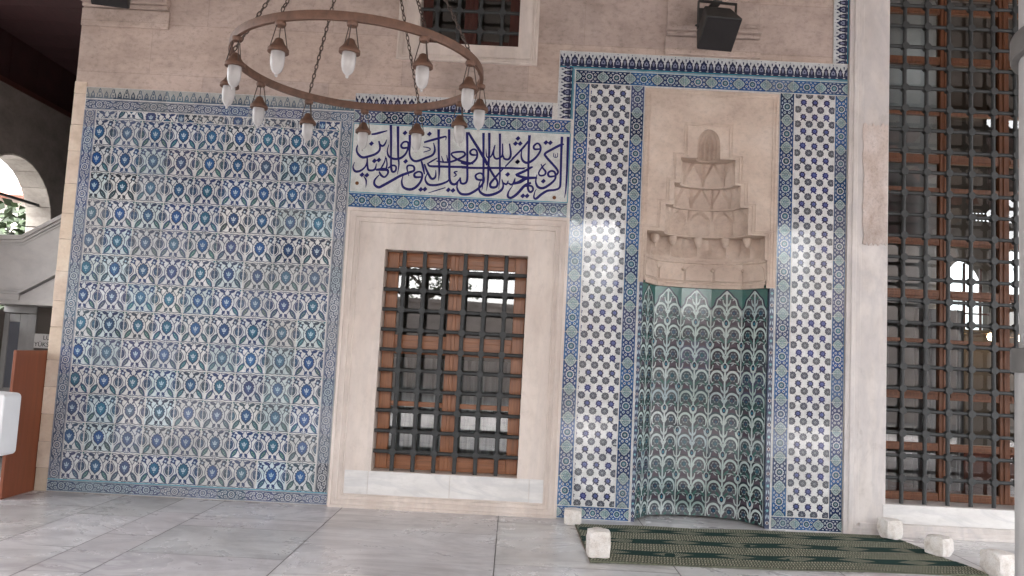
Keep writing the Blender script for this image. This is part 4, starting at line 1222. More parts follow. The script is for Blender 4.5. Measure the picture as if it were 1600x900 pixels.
# jamb strips beside the niche
def jambfn(a, b, h): return (a, -.006 - h, b)
for x0, x1 in ((1.0845, pts[0][0] - .001), (pts[-1][0] + .001, 2.3005)):
    mb = MB(); mb.box(x0, x1, -.006, .034, .0, 2.09, (.06, .075, .13))
    jm = mb.build('niche_jamb', M['tile'], pn)
    P = Pat(jambfn)
    w = x1 - x0; c = (x0 + x1) / 2
    s = -1 if x0 < 1.5 else 1
    P.place((0, 0))
    xe = x0 if s < 0 else x1
    P.add([(xe, .0), (xe - s * .009, .0), (xe - s * .009, 2.09), (xe, 2.09)], WHT, 2)
    zz = .05; j = 0
    while zz < 2.06:
        if j % 2: P.star(c - s * .004, zz, w * .36, w * .16, 6, (.20, .42, .46), 2)
        else:
            P.star(c - s * .004, zz, w * .38, w * .24, 6, WHT, 2, rot=.5); P.el(c - s * .004, zz, w * .18, (.10, .05, .06), 3, ry=w * .25, n=8)
        for q in (-1, 1): P.leaf(c - s * .004 + q * w * .25, zz + .03, c - s * .004 + q * w * .12, zz + .075, .010, PALE, 2, 3)
        zz += .105; j += 1
    P.build('star_strip', M['tile'], jm)

# ------------------------------------------------------------------ carved stone hood (muqarnas)
HCX = 1.672
TIERS = [(2.09, 2.34, .545, .33, 5), (2.34, 2.555, .528, .32, 6), (2.555, 2.80, .372, .265, 5), (2.80, 3.0, .298, .215, 5), (3.0, 3.232, .245, .175, 4)]
TOPZ = (3.232, 3.50, .105, .125)
Y0 = -.012
mb = MB()
SX0, SX1, SZ1 = 1.0865, 2.2985, 3.858
for z0, z1, w, d, nn in TIERS:
    mb.face([(SX0, Y0, z0), (HCX - w, Y0, z0), (HCX - w, Y0, z1), (SX0, Y0, z1)])
    mb.face([(HCX + w, Y0, z0), (SX1, Y0, z0), (SX1, Y0, z1), (HCX + w, Y0, z1)])
z0, z1, w, d = TOPZ
N = 16
ar = [(HCX - w * math.cos(math.pi * i / N), z0 + .10 + (z1 - z0 - .10) * math.sin(math.pi * i / N) ** .85) for i in range(N + 1)]
ar = [(HCX - w, z0)] + ar + [(HCX + w, z0)]
mid = len(ar) // 2
mb.face([(SX0, Y0, z0), (HCX - w, Y0, z0)] + [(x, Y0, z) for x, z in ar[1:mid + 1]] + [(HCX, Y0, SZ1), (SX0, Y0, SZ1)])
mb.face([(SX1, Y0, z0), (SX1, Y0, SZ1), (HCX, Y0, SZ1)] + [(x, Y0, z) for x, z in ar[mid:-1]] + [(HCX + w, Y0, z0)])
# slab edges
mb.face([(SX0, Y0, 2.09), (SX0, Y0, SZ1), (SX0, 0.03, SZ1), (SX0, 0.03, 2.09)])
mb.face([(SX1, Y0, 2.09), (SX1, 0.03, 2.09), (SX1, 0.03, SZ1), (SX1, Y0, SZ1)])
mb.face([(SX0, Y0, 2.09), (SX0, .03, 2.09), (HCX - .545, .03, 2.09), (HCX - .545, Y0, 2.09)])
mb.face([(SX1, Y0, 2.09), (HCX + .545, Y0, 2.09), (HCX + .545, .03, 2.09), (SX1, .03, 2.09)])
mb.face([(SX0, Y0, SZ1), (SX1, Y0, SZ1), (SX1, .03, SZ1), (SX0, .03, SZ1)])
hood = mb.build('stone_hood', M['hood'], pn, recalc=False)
# raised mouldings that step round the hood
mb = MB()
def ridge(p, wd=.014, hh=.010):
    for (xa, za), (xb, zb) in zip(p[:-1], p[1:]):
        if abs(xa - xb) > abs(za - zb):
            mb.box(min(xa, xb) - wd / 2, max(xa, xb) + wd / 2, Y0 - hh, Y0 + .001, za - wd / 2, za + wd / 2)
        else:
            mb.box(xa - wd / 2, xa + wd / 2, Y0 - hh * .9, Y0 + .001, min(za, zb) + wd / 2, max(za, zb) - wd / 2)
for off, hh in ((.040, .010), (.066, .006)):
    for s in (-1, 1):
        p = []
        for i, (z0, z1, w, d, nn) in enumerate(TIERS[1:]):
            if i == 0 : p += [(HCX + s * min(w + off - .01, .585), 2.12)]
            ww = min(w + off, .592)
            nxt = TIERS[i + 2][2] if i + 2 < len(TIERS) else TOPZ[2] + .045
            p += [(HCX + s * ww, z1 + off * .6), (HCX + s * (nxt + off), z1 + off * .6)]
        p += [(HCX + s * (TOPZ[2] + .045 + off), TOPZ[1] + off * .9), (HCX, TOPZ[1] + off * .9)]
        ridge(p, .012, hh)
for e in (.022, .05):
    ridge([(SX0 + e, 2.10), (SX0 + e, SZ1 - e), (SX1 - e, SZ1 - e), (SX1 - e, 2.10)], .010, .006)
mb.build('moulding', M['hood'], hood, bevel=0.003)
def plan(w, d, u):
    t = (u - .5) * math.pi
    return w * math.sin(t), d * math.cos(t) ** .75 if math.cos(t) > 0 else 0
def tier_mesh(k, z0, z1, w, d, cells, nxt, amp, lean):
    mb = MB()
    per = 20
    U = cells * per
    V = 16
    def pt(i, j):
        u = i / U
        x, y = plan(w, d, u)
        c = (i % per) / per
        v = j / V
        a = abs(2 * c - 1)
        if k == 1:                     # deep cells that open upwards under the pendants
            rec = amp * (1 - a ** 3) * min(1, max(0, (v - .12) * 2.4)) * (1 - .35 * math.exp(-(a / .16) ** 2))
        elif k == 2:                   # shallow pointed niches
            arch = .62 + .36 * (1 - a ** 1.4)
            rec = amp * (1 - a ** 2.5) * max(0, min(1, (arch - v) * 12)) + .018 * math.exp(-((1 - a) / .10) ** 2)
        else:                          # folded pleats, sharper towards the top
            ar2 = 1.02 - .75 * a                   # a raised kite-shaped leaf in each cell
            rec = .012 + amp * (.35 + .65 * v) * max(0, min(1, (v - ar2) * 6 + .5)) + .018 * math.exp(-((1 - a) / .14) ** 2)
        edge = min(1, min(i, U - i) / (per * .5))
        t = (u - .5) * math.pi
        zz = z0 + (z1 - z0) * v
        q = 1 - lean * v
        return (HCX + (x * (q + lean * (abs(2 * u - 1) ** 6)) + math.sin(t) * rec * edge), y * q + rec * math.cos(t) * edge, zz)
    for i in range(U):
        for j in range(V):
            mb.face([pt(i, j), pt(i + 1, j), pt(i + 1, j + 1), pt(i, j + 1)])
    # flat soffit up to the next tier, with a thin moulded lip
    w2, d2 = nxt
    for i in range(U):
        a, b = pt(i, V), pt(i + 1, V)
        x0_, y0_ = plan(w2, d2, i / U); x1_, y1_ = plan(w2, d2, (i + 1) / U)
        mb.face([a, b, (HCX + x1_, y1_, z1), (HCX + x0_, y0_, z1)])
        e = .010
        l0, l1 = plan(w2 - e * .5, d2 - e, i / U), plan(w2 - e * .5, d2 - e, (i + 1) / U)
        mb.face([(HCX + x0_, y0_, z1 - .001), (HCX + x1_, y1_, z1 - .001), (HCX + l1[0], l1[1], z1 - .001), (HCX + l0[0], l0[1], z1 - .001)])
        mb.face([(HCX + l0[0], l0[1], z1 - .001), (HCX + l1[0], l1[1], z1 - .001), (HCX + l1[0], l1[1], z1 + .014), (HCX + l0[0], l0[1], z1 + .014)])
        mb.face([(HCX + l0[0], l0[1], z1 + .014), (HCX + l1[0], l1[1], z1 + .014), (HCX + x1_, y1_, z1 + .014), (HCX + x0_, y0_, z1 + .014)])
    return mb
for k, (z0, z1, w, d, nn) in enumerate(TIERS):
    if k == 0: continue
    nxt = (TIERS[k + 1][2], TIERS[k + 1][3]) if k + 1 < len(TIERS) else (TOPZ[2], TOPZ[3])
    b = tier_mesh(k, z0, z1, w, d, nn, nxt, (.05, .07, .04, .03, .03)[k], (0, .03, .10, .12, .14)[k])
    tb = b.build('carved_tier', M['hood'], hood, smooth=True, angle=24, recalc=True)
    if k == 1:                         # scalloped pendants between the cells
        for i in range(nn + 1):
            u = min(.985, max(.015, i / nn))
            x, y = plan(w * .93, d * .90, u)
            if 0 < i < nn:
                p = MB(); p.lathe([(.004, -.080), (.016, -.074), (.030, -.056), (.040, -.030), (.044, .006)], (HCX + x, y, z1 - .008), 14)
                p.build('pendant', M['hood'], tb, smooth=True, angle=60)
# lowest tier: plain facets with a moulded foot following the niche plan
mb = MB()
fp = [(NCX + (x - NCX) * .975, y * .95) for x, y in pts]
fp[0] = (HCX - .545, -.010); fp[-1] = (HCX + .545, -.010)
def pl(off):
    return [(HCX + (x - HCX) * (1 - off), y * (1 - off * 2.2) if y > 0 else y) for x, y in fp]
levels = [(2.090, .035), (2.118, .035), (2.122, .012), (2.138, .012), (2.142, .022), (2.150, .022), (2.154, .004), (2.315, .004), (2.322, .02), (2.34, .02)]
mid_pts = []
prev = None
for z, off in levels:
    cur = [(x, y, z) for x, y in pl(off)]
    if prev:
        for i in range(5): mb.face([prev[i], prev[i + 1], cur[i + 1], cur[i]])
    else:
        base = [(x, y, z) for x, y in pl(-.05)]
        for i in range(5): mb.face([base[i], base[i + 1], cur[i + 1], cur[i]])
    prev = cur
x2 = [plan(TIERS[1][2], TIERS[1][3], i / 5) for i in range(6)]
nx_ = [(HCX + x, y, 2.34) for x, y in x2]
for i in range(5): mb.face([prev[i], prev[i + 1], nx_[i + 1], nx_[i]])
lowt = mb.build('carved_tier', M['hood'], hood)
# raised pointed panels and small bosses on the lowest tier
mb = MB()
P0 = pl(.004)
for i in range(5):
    a, b = P0[i], P0[i + 1]
    dx, dy = b[0] - a[0], b[1] - a[1]
    L = math.hypot(dx, dy); ux, uy = dx / L, dy / L; nx, ny = uy, -ux
    poly = [(.02, 2.158), (L - .02, 2.158), (L - .02, 2.255), (L - .045, 2.285), (L * .5, 2.308), (.045, 2.285), (.02, 2.255)]
    mb.prism(poly, .0015, .011, lambda u, v, h, a=a, ux=ux, uy=uy, nx=nx, ny=ny: (a[0] + ux * u + nx * h, a[1] + uy * u + ny * h, v))
for i in range(1, 5):
    x, y = P0[i]
    mb.lathe([(.004, -.016), (.014, -.010), (.017, 0), (.014, .010), (.004, .016)], (x, y - .006, 2.262), 10)
mb.build('panel_relief', M['hood'], lowt, bevel=0.003)
# ribbed half dome at the top
mb = MB()
z0, z1, w, d = TOPZ
RB, V = 7, 14
U = RB * 8
def dome(i, j):
    u, v = i / U, j / V
    t = (u - .5) * math.pi
    g = abs(math.sin(math.pi * RB * u))
    zz = z0 + (z1 - z0) * v
    ze = max(0.0, (zz - z0 - .10) / (z1 - z0 - .10))
    s = math.sqrt(max(0.0, 1 - min(1.0, ze) ** (2 / .85)))
    rr = s * (1 + .16 * g * (1 if 0 < i < U else 0))
    return (HCX + w * math.sin(t) * rr, max(0, d * math.cos(t)) * rr + Y0 * (1 - math.cos(t)), zz)
for i in range(U):
    for j in range(V):
        mb.face([dome(i, j), dome(i + 1, j), dome(i + 1, j + 1), dome(i, j + 1)])
mb.build('ribbed_dome', M['hood'], hood, smooth=True, angle=30)

# ------------------------------------------------------------------ chandelier
CX, CY, CZ, CR = -1.115, -1.81, 3.205, .815
ch = thing('chandelier', 'bronze hoop chandelier with twelve white glass lamps hanging from chains', 'chandelier', (CX, CY, 2.85))
mb = MB(); N = 72
for i in range(N):
    a, b = 2 * math.pi * i / N, 2 * math.pi * (i + 1) / N
    q = []
    for t in (a, b):
        c, s = math.cos(t), math.sin(t)
        q.append([(CX + r_ * c, CY + r_ * s, z) for r_, z in ((CR - .011, CZ + .008), (CR + .011, CZ + .008), (CR + .014, CZ + .022), (CR + .012, CZ + .060), (CR - .012, CZ + .060), (CR - .014, CZ + .022))])
    for k in range(6):
        j = (k + 1) % 6
        mb.face([q[0][k], q[0][j], q[1][j], q[1][k]])
mb.build('hoop', M['bronze'], ch, smooth=True, angle=45)
HUB = (CX - .003, CY, 4.80)
def chain(p, q, name='chain', link=.045, r=.0042):
    mb = MB()
    p, q = Vector(p), Vector(q)
    d = (q - p); L = d.length; d.normalize()
    a = d.cross(Vector((0, 0, 1))).normalized(); b = d.cross(a)
    n = int(L / (link * .78))
    for i in range(n):
        c = p + d * (L * (i + .5) / n)
        w = a if i % 2 else b
        mb.tube([c + d * (link * .5 * math.cos(t)) + w * (link * .24 * math.sin(t)) for t in (2 * math.pi * k / 8 for k in range(8))], r, 4, closed=True)
    return mb.build(name, M['chain'], ch, smooth=True)
PH = R(8.5)
for k in range(6):
    t = PH + k * math.pi / 3
    chain((CX + CR * math.cos(t), CY + CR * math.sin(t), CZ + .07), HUB)
mb = MB(); mb.lathe([(.015, -.05), (.06, -.02), (.07, .02), (.03, .07), (.014, .10), (.014, .80)], HUB, 16)
mb.build('hub', M['bronze'], ch, smooth=True)
lamp_parts = None
def lamp_meshes(x, y):
    z = CZ
    m1 = MB()
    m0 = MB(); m0.lathe([(.010, .010), (.030, .006), (.033, -.006), (.028, -.020), (.006, -.024)], (x, y, z), 14)
    m1.lathe([(.012, -.092), (.022, -.098), (.030, -.118), (.046, -.142), (.055, -.152), (.060, -.158), (.060, -.176), (.052, -.180), (.040, -.176)], (x, y, z), 22)
    m2 = MB()
    for k in range(3):
        t = k * 2.094 + .5
        m2.tube([(x + .022 * math.cos(t), y + .022 * math.sin(t), z - .012), (x + .054 * math.cos(t), y + .054 * math.sin(t), z - .158)], .0032, 6)
    m3 = MB()
    m3.lathe([(.039, -.174), (.0405, -.20), (.040, -.232), (.0365, -.260), (.030, -.281), (.020, -.295), (.0105, -.301), (.008, -.306), (.0095, -.312), (.006, -.319), (.001, -.321)], (x, y, z), 22)
    return m1, m2, m3, m0
a, b, c, d = lamp_meshes(CX + CR * math.cos(PH), CY + CR * math.sin(PH))
og = Vector((CX + CR * math.cos(PH), CY + CR * math.sin(PH), CZ))
la = a.build('lamp', M['bronze'], None, smooth=True, angle=50, org=og)
la.parent = ch; la.location = og - Vector(ch.location); ORIG[la] = og
lb = b.build('hanger', M['chain'], la, smooth=True, org=og)
ld = d.build('lamp_cap', M['bronze'], la, smooth=True, angle=50, org=og)
lc = c.build('lamp_glass', M['lampglass'], la, smooth=True, angle=60, org=og)
for k in range(1, 12):
    t = PH + k * math.pi / 6
    o = la.copy(); COL.objects.link(o); o.parent = ch
    o.location = Vector((CX + CR * math.cos(t), CY + CR * math.sin(t), CZ)) - Vector(ch.location)
    o.rotation_euler = (R(rnd.uniform(-2, 2)), R(rnd.uniform(-2, 2)), k * .7)
    for s in (lb, lc, ld):
        q = s.copy(); COL.objects.link(q); q.parent = o

# ------------------------------------------------------------------ loudspeakers
def speaker(loc, yaw, label):
    t = thing('loudspeaker', label, 'loudspeaker', loc, 'black loudspeakers bracketed on the corbels')
    t.rotation_euler.z = yaw
    tilt = Matrix.Rotation(R(50), 4, 'X')                  # grille turned down towards the floor
    off = Vector((0, -.30, .0))
    def T(p): return tuple((tilt @ Vector(p)) + off)
    # local: x width, y depth (front at -y), z height
    w, wb, d, h = .158, .118, .125, .155
    P0 = [(-w, -d, -h), (w, -d, -h), (wb, d, -h * .82), (-wb, d, -h * .82), (-w, -d, h), (w, -d, h), (wb, d, h * .82), (-wb, d, h * .82)]
    mb = MB(); mb.hexa([T(p) for p in P0])
    mb.build('cabinet', M['black'], t, bevel=0.012, org=(0, 0, 0))
    mb = MB(); mb.box(-w + .008, w - .008, -d - .012, -d - .0005, -h + .008, h - .008)
    mb.v = [T(p) for p in mb.v]
    mb.build('front_grille', M['blackgrille'], t, bevel=0.006, org=(0, 0, 0))
    mb = MB()
    for s in (-1, 1):
        mb.v_start = len(mb.v)
        mb.box(s * (w + .010) - .003, s * (w + .010) + .003, -.33, -.285, -.03, .215)
        mb.lathe([(.018, -.004), (.018, .004)], (s * (w + .016), -.305, 0), 10)
    mb.box(-w - .013, w + .013, -.33, -.285, .2155, .2215)
    mb.box(-.04, .04, -.32, -.018, .222, .236)
    mb.box(-.07, .07, -.0175, -.0005, .15, .30)
    mb.build('bracket', M['black'], t, bevel=0.002, org=(0, 0, 0))
    return t
speaker((1.59, -.06, 4.30), R(6), 'black loudspeaker tilted down from the corbel above the prayer niche')
speaker((-3.72, -.06, 4.43), R(12), 'black loudspeaker at the top left corner, above the floral tile panel')

# ------------------------------------------------------------------ prayer rug
rug_c = [(.590, -.255), (.602, -1.425), (3.425, -1.235), (3.285, -.075)]      # back-left, front-left, front-right, back-right
def rugxy(u, v):        # u along 0..1 left-right, v 0 front .. 1 back
    bl, fl, fr_, br = [Vector(c) for c in rug_c]
    p = (fl * (1 - u) + fr_ * u) * (1 - v) + (bl * (1 - u) + br * u) * v
    w = .012 * math.sin(u * 9 + 1) * (1 - v) + .010 * math.sin(u * 13) * v
    return p.x, p.y + w
def rugz(u, v):
    e = min(u, 1 - u)
    return .013 + .004 * math.sin(u * 21 + v * 3) * (1 - .5 * v) + .010 * max(0, 1 - e / .03) * (0.5 + .5 * math.sin(v * 11))
rg = thing('prayer_rug', 'long dark green striped woven rug lying in front of the prayer niche', 'rug', (2.0, -.75, 0))
mb = MB(); NU, NV = 60, 14
g0 = (.10, .112, .085)
for i in range(NU):
    for j in range(NV):
        q = []
        for a, b in ((i, j), (i + 1, j), (i + 1, j + 1), (i, j + 1)):
            x, y = rugxy(a / NU, b / NV); q.append((x, y, rugz(a / NU, b / NV)))
        mb.face(q, g0)
for i in range(NU):                    # edges down to the floor
    for v in (0, 1):
        a, b = rugxy(i / NU, v), rugxy((i + 1) / NU, v)
        mb.face([(*a, .0015), (*b, .0015), (*b, rugz((i + 1) / NU, v)), (*a, rugz(i / NU, v))], (.13, .135, .10))
for j in range(NV):
    for u in (0, 1):
        a, b = rugxy(u, j / NV), rugxy(u, (j + 1) / NV)
        mb.face([(*a, .0015), (*b, .0015), (*b, rugz(u, (j + 1) / NV)), (*a, rugz(u, j / NV))], (.16, .13, .10))
mb.build('rug_body', M['rug'], rg, smooth=True)
def rugfn(a, b, h):
    x, y = rugxy(a, b)
    return (x, y, rugz(a, b) + .001 + h)
P = Pat(rugfn); rr = random.Random(5)
OL = (.40, .39, .30); OL2 = (.27, .275, .21); DG = (.022, .052, .046)
LU = 2.82
bands = [(0.0, .165), (.285, .475), (.595, .775), (.885, 1.0)]
for b0, b1 in bands:
    n = int(LU / .022)
    rows = 4
    for q in range(rows):
        v0, v1 = b0 + (b1 - b0) * q / rows, b0 + (b1 - b0) * (q + 1) / rows
        for i in range(n):
            u = (i + (.5 if q % 2 else 0)) / n
            sk = .012 / LU * (1 if q % 2 else 1.4)
            wv = .0115 / LU
            c = mixc(OL, OL2, rr.random())
            P.place((0, 0)); P.clip = (0.001, .999, 0.002, .998)
            P.add([(u, v0 + .004), (u + wv, v0 + .004), (u + wv + sk, v1 - .004), (u + sk, v1 - .004)], c, 1)
for r_, (v0, v1) in enumerate(((.165, .285), (.475, .595), (.775, .885))):
    P.place((0, 0)); P.clip = (0, 1, 0, 1)
    m = 16
    for i in range(m):
        P.add([(i / m, v0), ((i + 1) / m, v0), ((i + 1) / m, v1), (i / m, v1)], DG, 0)
    step = .46 / LU
    u = -.1 + .055 * r_
    while u < 1.05:
        vm = (v0 + v1) / 2; hw = .150 / LU
        # hatched diamonds between the green lozenges
        k = 11
        for a in range(-k, k):
            f0 = a / k
            hgt = (v1 - v0) / 2 * max(0.0, 1 - abs(f0 + .5 / k))
            for s in (-1, 1):
                for t0, t1 in ((.05, .42), (.55, .95)):
                    x0 = u + hw * f0
                    P.add([(x0, vm + s * hgt * t0), (x0 + hw / k * .68, vm + s * hgt * t0), (x0 + hw / k * .95, vm + s * hgt * t1), (x0 + hw / k * .27, vm + s * hgt * t1)], mixc(OL, OL2, rr.random()), 2)
        u += step
P.clip = None
P.build('woven_pattern', M['rug'], rg)

# ------------------------------------------------------------------ rough marble weights
def block(x, y, z, sx, sy, sz, yaw, seed, label):
    r = random.Random(seed)
    bm = bmesh.new(); bmesh.ops.create_cube(bm, size=1)
    bmesh.ops.subdivide_edges(bm, edges=bm.edges, cuts=5, use_grid_fill=True)
    ph = [r.uniform(0, 6) for _ in range(9)]
    for v in bm.verts:
        p = v.co.copy()
        m = max(abs(p.x), abs(p.y), abs(p.z))
        l = p.length
        k = 1 - .11 * max(0, (l - .62)) / .25
        n = sum(math.sin(p.x * (7 + i) + p.y * (9 - i) + p.z * (6 + 1.7 * i) + ph[i]) for i in range(4)) * .009
        v.co = p * (k + n)
    chips = [(Vector((r.choice((-.5, .5)), r.choice((-.5, .5)), r.choice((-.5, .5)))), r.uniform(.12, .24)) for _ in range(3)]
    for v in bm.verts:
        for c, rad in chips:
            dd = (v.co - c).length
            if dd < rad * 1.6: v.co -= c.normalized() * (rad * 1.6 - dd) * .35
    mz = min(v.co.z for v in bm.verts)
    for v in bm.verts:
        if v.co.z < mz + .03: v.co.z = mz
    for v in bm.verts: v.co = Vector((v.co.x * sx, v.co.y * sy, (v.co.z - mz) * sz))
    me = bpy.data.meshes.new('marble_block'); bm.to_mesh(me); bm.free()
    for p in me.polygons: p.use_smooth = True
    me.set_sharp_from_angle(angle=R(42))
    me.materials.append(M['block'])
    o = bpy.data.objects.new('marble_block', me); COL.objects.link(o)
    o.location = (x, y, z); o.rotation_euler.z = yaw
    return tag(o, label, 'stone block', 'marble blocks weighing down the rug')
block(.575, -.21, 0.0, .145, .14, .125, R(-6), 1, 'small white marble block at the back left corner of the rug by the tiles')
block(.665, -1.30, .018, .155, .15, .185, R(4), 2, 'tall white marble block on the front left corner of the rug')
block(3.245, -.19, .018, .145, .15, .155, R(8), 3, 'grey white marble block at the back right corner of the rug by the plinth')
block(3.375, -.70, .016, .145, .16, .14, R(28), 6, 'brownish marble block with a dark hole on the right end of the rug')
block(3.545, -1.165, .0, .165, .18, .165, R(14), 5, 'large marble block at the front right corner of the rug beside the column')

# ------------------------------------------------------------------ portico columns, arcade and roofs
def column(x, y, ztop, label, r_=.25, capital=True):
    t = thing('portico_column', label, 'column', (x, y, 0))
    mb = MB()
    mb.lathe([(r_ + .015, .30), (r_ + .012, 1.415), (r_ + .004, 1.47), (r_, 1.50), (r_ - .004, ztop - .55)], (x, y, 0), 48)
    mb.build('shaft', M['column'], t, smooth=True, org=(x, y, 0))
    mb = MB(); mb.box(x - .36, x + .36, y - .36, y + .36, 0, .14); mb.lathe([(.36, .14), (.37, .19), (.33, .24), (.30, .25), (.29, .30)], (x, y, 0), 40)
    mb.build('base', M['column'], t, smooth=True, angle=30, org=(x, y, 0))
    for z, hh, dr in ((1.455, .036, .014), (2.415, .036, .012)):
        mb = MB(); mb.lathe([(r_ + dr - .01, -hh), (r_ + dr + .006, -hh), (r_ + dr + .009, -hh + .006), (r_ + dr + .009, hh - .006), (r_ + dr + .006, hh), (r_ - .01, hh)], (x, y, z), 48)
        mb.build('metal_band', M['band'], t, smooth=True, angle=30, org=(x, y, 0))
    mb = MB(); mb.lathe([(r_ + .01, ztop - .55), (r_ + .03, ztop - .52), (r_ + .02, ztop - .48), (r_ + .06, ztop - .3), (r_ + .16, ztop - .12), (r_ + .18, ztop - .06)], (x, y, 0), 8)
    mb.box(x - .45, x + .45, y - .45, y + .45, ztop - .06, ztop)
    mb.build('capital', M['column'], t, org=(x, y, 0))
    return t
PX = [-9.15, -3.70, 1.742, 7.2]
for x, lb_ in zip(PX, ('portico column far beyond the left end of the wall', 'portico column just left of the camera view', 'pale grey round marble column with dark metal bands at the right edge', 'portico column beyond the right edge of the picture')):
    column(x, -4.6, 3.75, lb_)
def arch_wall(xa, xb, y0, y1, zs, ztop, label):
    t = thing('portico_arch', label, 'arch', ((xa + xb) / 2, (y0 + y1) / 2, zs), 'arches of the portico')
    cx, w = (xa + xb) / 2, (xb - xa) / 2 - .42
    rise = 1.45
    n = 18
    mb = MB(); ms = MB()
    for i in range(n):
        t0, t1 = math.pi * i / n, math.pi * (i + 1) / n
        def pt(t_, k): return (cx - (w + k) * math.cos(t_), zs + (rise + k) * math.sin(t_))
        poly = [pt(t0, 0), pt(t1, 0), pt(t1, .34), pt(t0, .34)]
        mb.prism(poly, y0 - .02, y1 + .02, lambda a, b, h: (a, h, b), (.95, .9, .82) if i % 2 else (.62, .30, .24))
        a, b = pt(t0, .34), pt(t1, .34)
        ms.prism([a, b, (b[0], ztop), (a[0], ztop)], y0, y1, lambda a_, b_, h: (a_, h, b_), (1, .97, .93))
    ms.box(xa, cx - w - .34, y0, y1, zs, ztop, (1, .97, .93)); ms.box(cx + w + .34, xb, y0, y1, zs, ztop, (1, .97, .93))
    mb.build('voussoir_ring', M['arch'], t, org=t.location)
    ms.build('spandrel', M['arch'], t, org=t.location)
for i, (a, b) in enumerate(zip(PX[:-1], PX[1:])):
    arch_wall(a, b, -4.85, -4.35, 3.755, 5.6, ['left portico arch of red and cream stones', 'middle portico arch of red and cream stones', 'right portico arch of red and cream stones'][i])
mb = MB(); mb.box(-9.3, 9.2, -4.9, .6, 5.605, 5.85)
tag(mb.build('portico_ceiling', M['ceiling'], None, org=(0, -2, 5.6)), 'plastered portico ceiling over the tiled wall', 'ceiling')
EZ = 4.25
mb = MB(); mb.hexa([(-9.3, -9.2, EZ), (9.2, -9.2, EZ), (9.2, -4.9, 5.30), (-9.3, -4.9, 5.30), (-9.3, -9.2, EZ + .12), (9.2, -9.2, EZ + .12), (9.2, -4.9, 5.42), (-9.3, -4.9, 5.42)])
eave = tag(mb.build('outer_eave', M['maroon'], None, org=(0, -7, 5)), 'sloping dark maroon boarded roof in front of the portico', 'roof')
def post(x, y, z1):
    t = thing('eave_post', 'slim stone post carrying the outer sloping roof', 'post', (x, y, 0), 'posts of the outer roof')
    mb = MB(); mb.box(x - .2, x + .2, y - .2, y + .2, 0, .25); mb.lathe([(.15, .25), (.14, 1.2), (.13, z1 - .3), (.2, z1 - .1), (.22, z1)], (x, y, 0), 20)
    mb.build('shaft', M['column'], t, smooth=True, angle=30, org=(x, y, 0))
for x in (-8.8, -4.4, 4.4, 8.8): post(x, -8.9, 4.3)

# ------------------------------------------------------------------ courtyard side (behind the camera)
cw = thing('courtyard_wall', 'old ashlar courtyard wall opposite the portico', 'wall', (0, -18, -.16))
mb = MB(); mb.box(-22, 22, -18.5, -18, -.16, 2.9); mb.box(-22, 22, -18.56, -17.94, 2.9, 3.02)
mb.build('masonry', M['court_wall'], cw)
def tree(x, y, h, rad, seed, label, n=2600):
    r = random.Random(seed)
    t = thing('tree', label, 'tree', (x, y, -.16))
    mb = MB()
    mb.tube([(x, y, -.16), (x + .08, y, h * .3), (x - .05, y + .05, h * .6), (x, y, h * .9)], [.22, .17, .1, .03], 9)
    for k in range(9):
        a = r.uniform(0, 6.28); z = h * r.uniform(.35, .7)
        mb.tube([(x, y, z), (x + rad * .5 * math.cos(a), y + rad * .5 * math.sin(a), z + h * .12), (x + rad * .85 * math.cos(a), y + rad * .85 * math.sin(a), z + h * .2)], [.07, .045, .012], 6)
    mb.build('trunk', M['bark'], t, smooth=True, org=t.location)
    mb = MB()
    cl = [(r.uniform(-.75, .75) * rad, r.uniform(-.75, .75) * rad, h * r.uniform(.45, 1.0), rad * r.uniform(.25, .45)) for _ in range(16)]
    for _ in range(n):
        cx, cy, cz, cr = r.choice(cl)
        while True:
            p = Vector((r.uniform(-1, 1), r.uniform(-1, 1), r.uniform(-1, 1)))
            if p.length < 1: break
        p = Vector((x + cx, y + cy, cz)) + p * cr
        a = Vector((r.uniform(-1, 1), r.uniform(-1, 1), r.uniform(-.6, .6))).normalized(); b = a.orthogonal().normalized()
        s = r.uniform(.05, .11)
        g = r.uniform(.6, 1.5)
        mb.face([p - a * s, p + b * s * .5, p + a * s, p - b * s * .5], (.05 * g, .095 * g, .035 * g))
    mb.build('crown', M['leaf'], t, recalc=False, org=t.location)
cb2 = thing('sky_blocker', 'tall stone mass added across the unseen courtyard to keep sky glare off the left tiles', 'building', (-14, -17, -.16))  # added out of view: blocks the sky mirrored in the floral tiles
mb = MB(); mb.box(-26, -5.2, -24, -17, -.16, 9.5); mb.build('wall', M['court_wall'], cb2)
mb = MB(); mb.box(-26.3, -4.9, -24.3, -16.7, 9.5, 9.8); mb.build('roof', M['court_wall'], cb2)
for i in range(6):
    f = MB(); f.box(-24 + 3.2 * i, -22.6 + 3.2 * i, -16.99, -16.9, 4.2, 6.4); f.build('window', M['darkwood'], cb2)
cb3 = thing('sky_blocker', 'narrow tall stone mass added across the unseen courtyard to shape the big window reflection', 'building', (12.4, -17, -.16))  # added obstacle: shifts where sky is mirrored in the big window's glass
mb = MB(); mb.box(10.6, 14.6, -21, -17, -.16, 8.5); mb.build('wall', M['court_wall'], cb3)
mb = MB(); mb.box(10.4, 14.8, -21.2, -16.8, 8.5, 8.75); mb.build('roof', M['court_wall'], cb3)
tree(-3.5, -23, 6.5, 2.4, 3, 'leafy courtyard tree beyond the wall beside the added stone mass')
tree(2.5, -24, 5.6, 2.2, 4, 'leafy courtyard tree beyond the wall, right of the axis')
tree(9.5, -22, 6.8, 2.6, 8, 'tall leafy courtyard tree beyond the wall, far right')

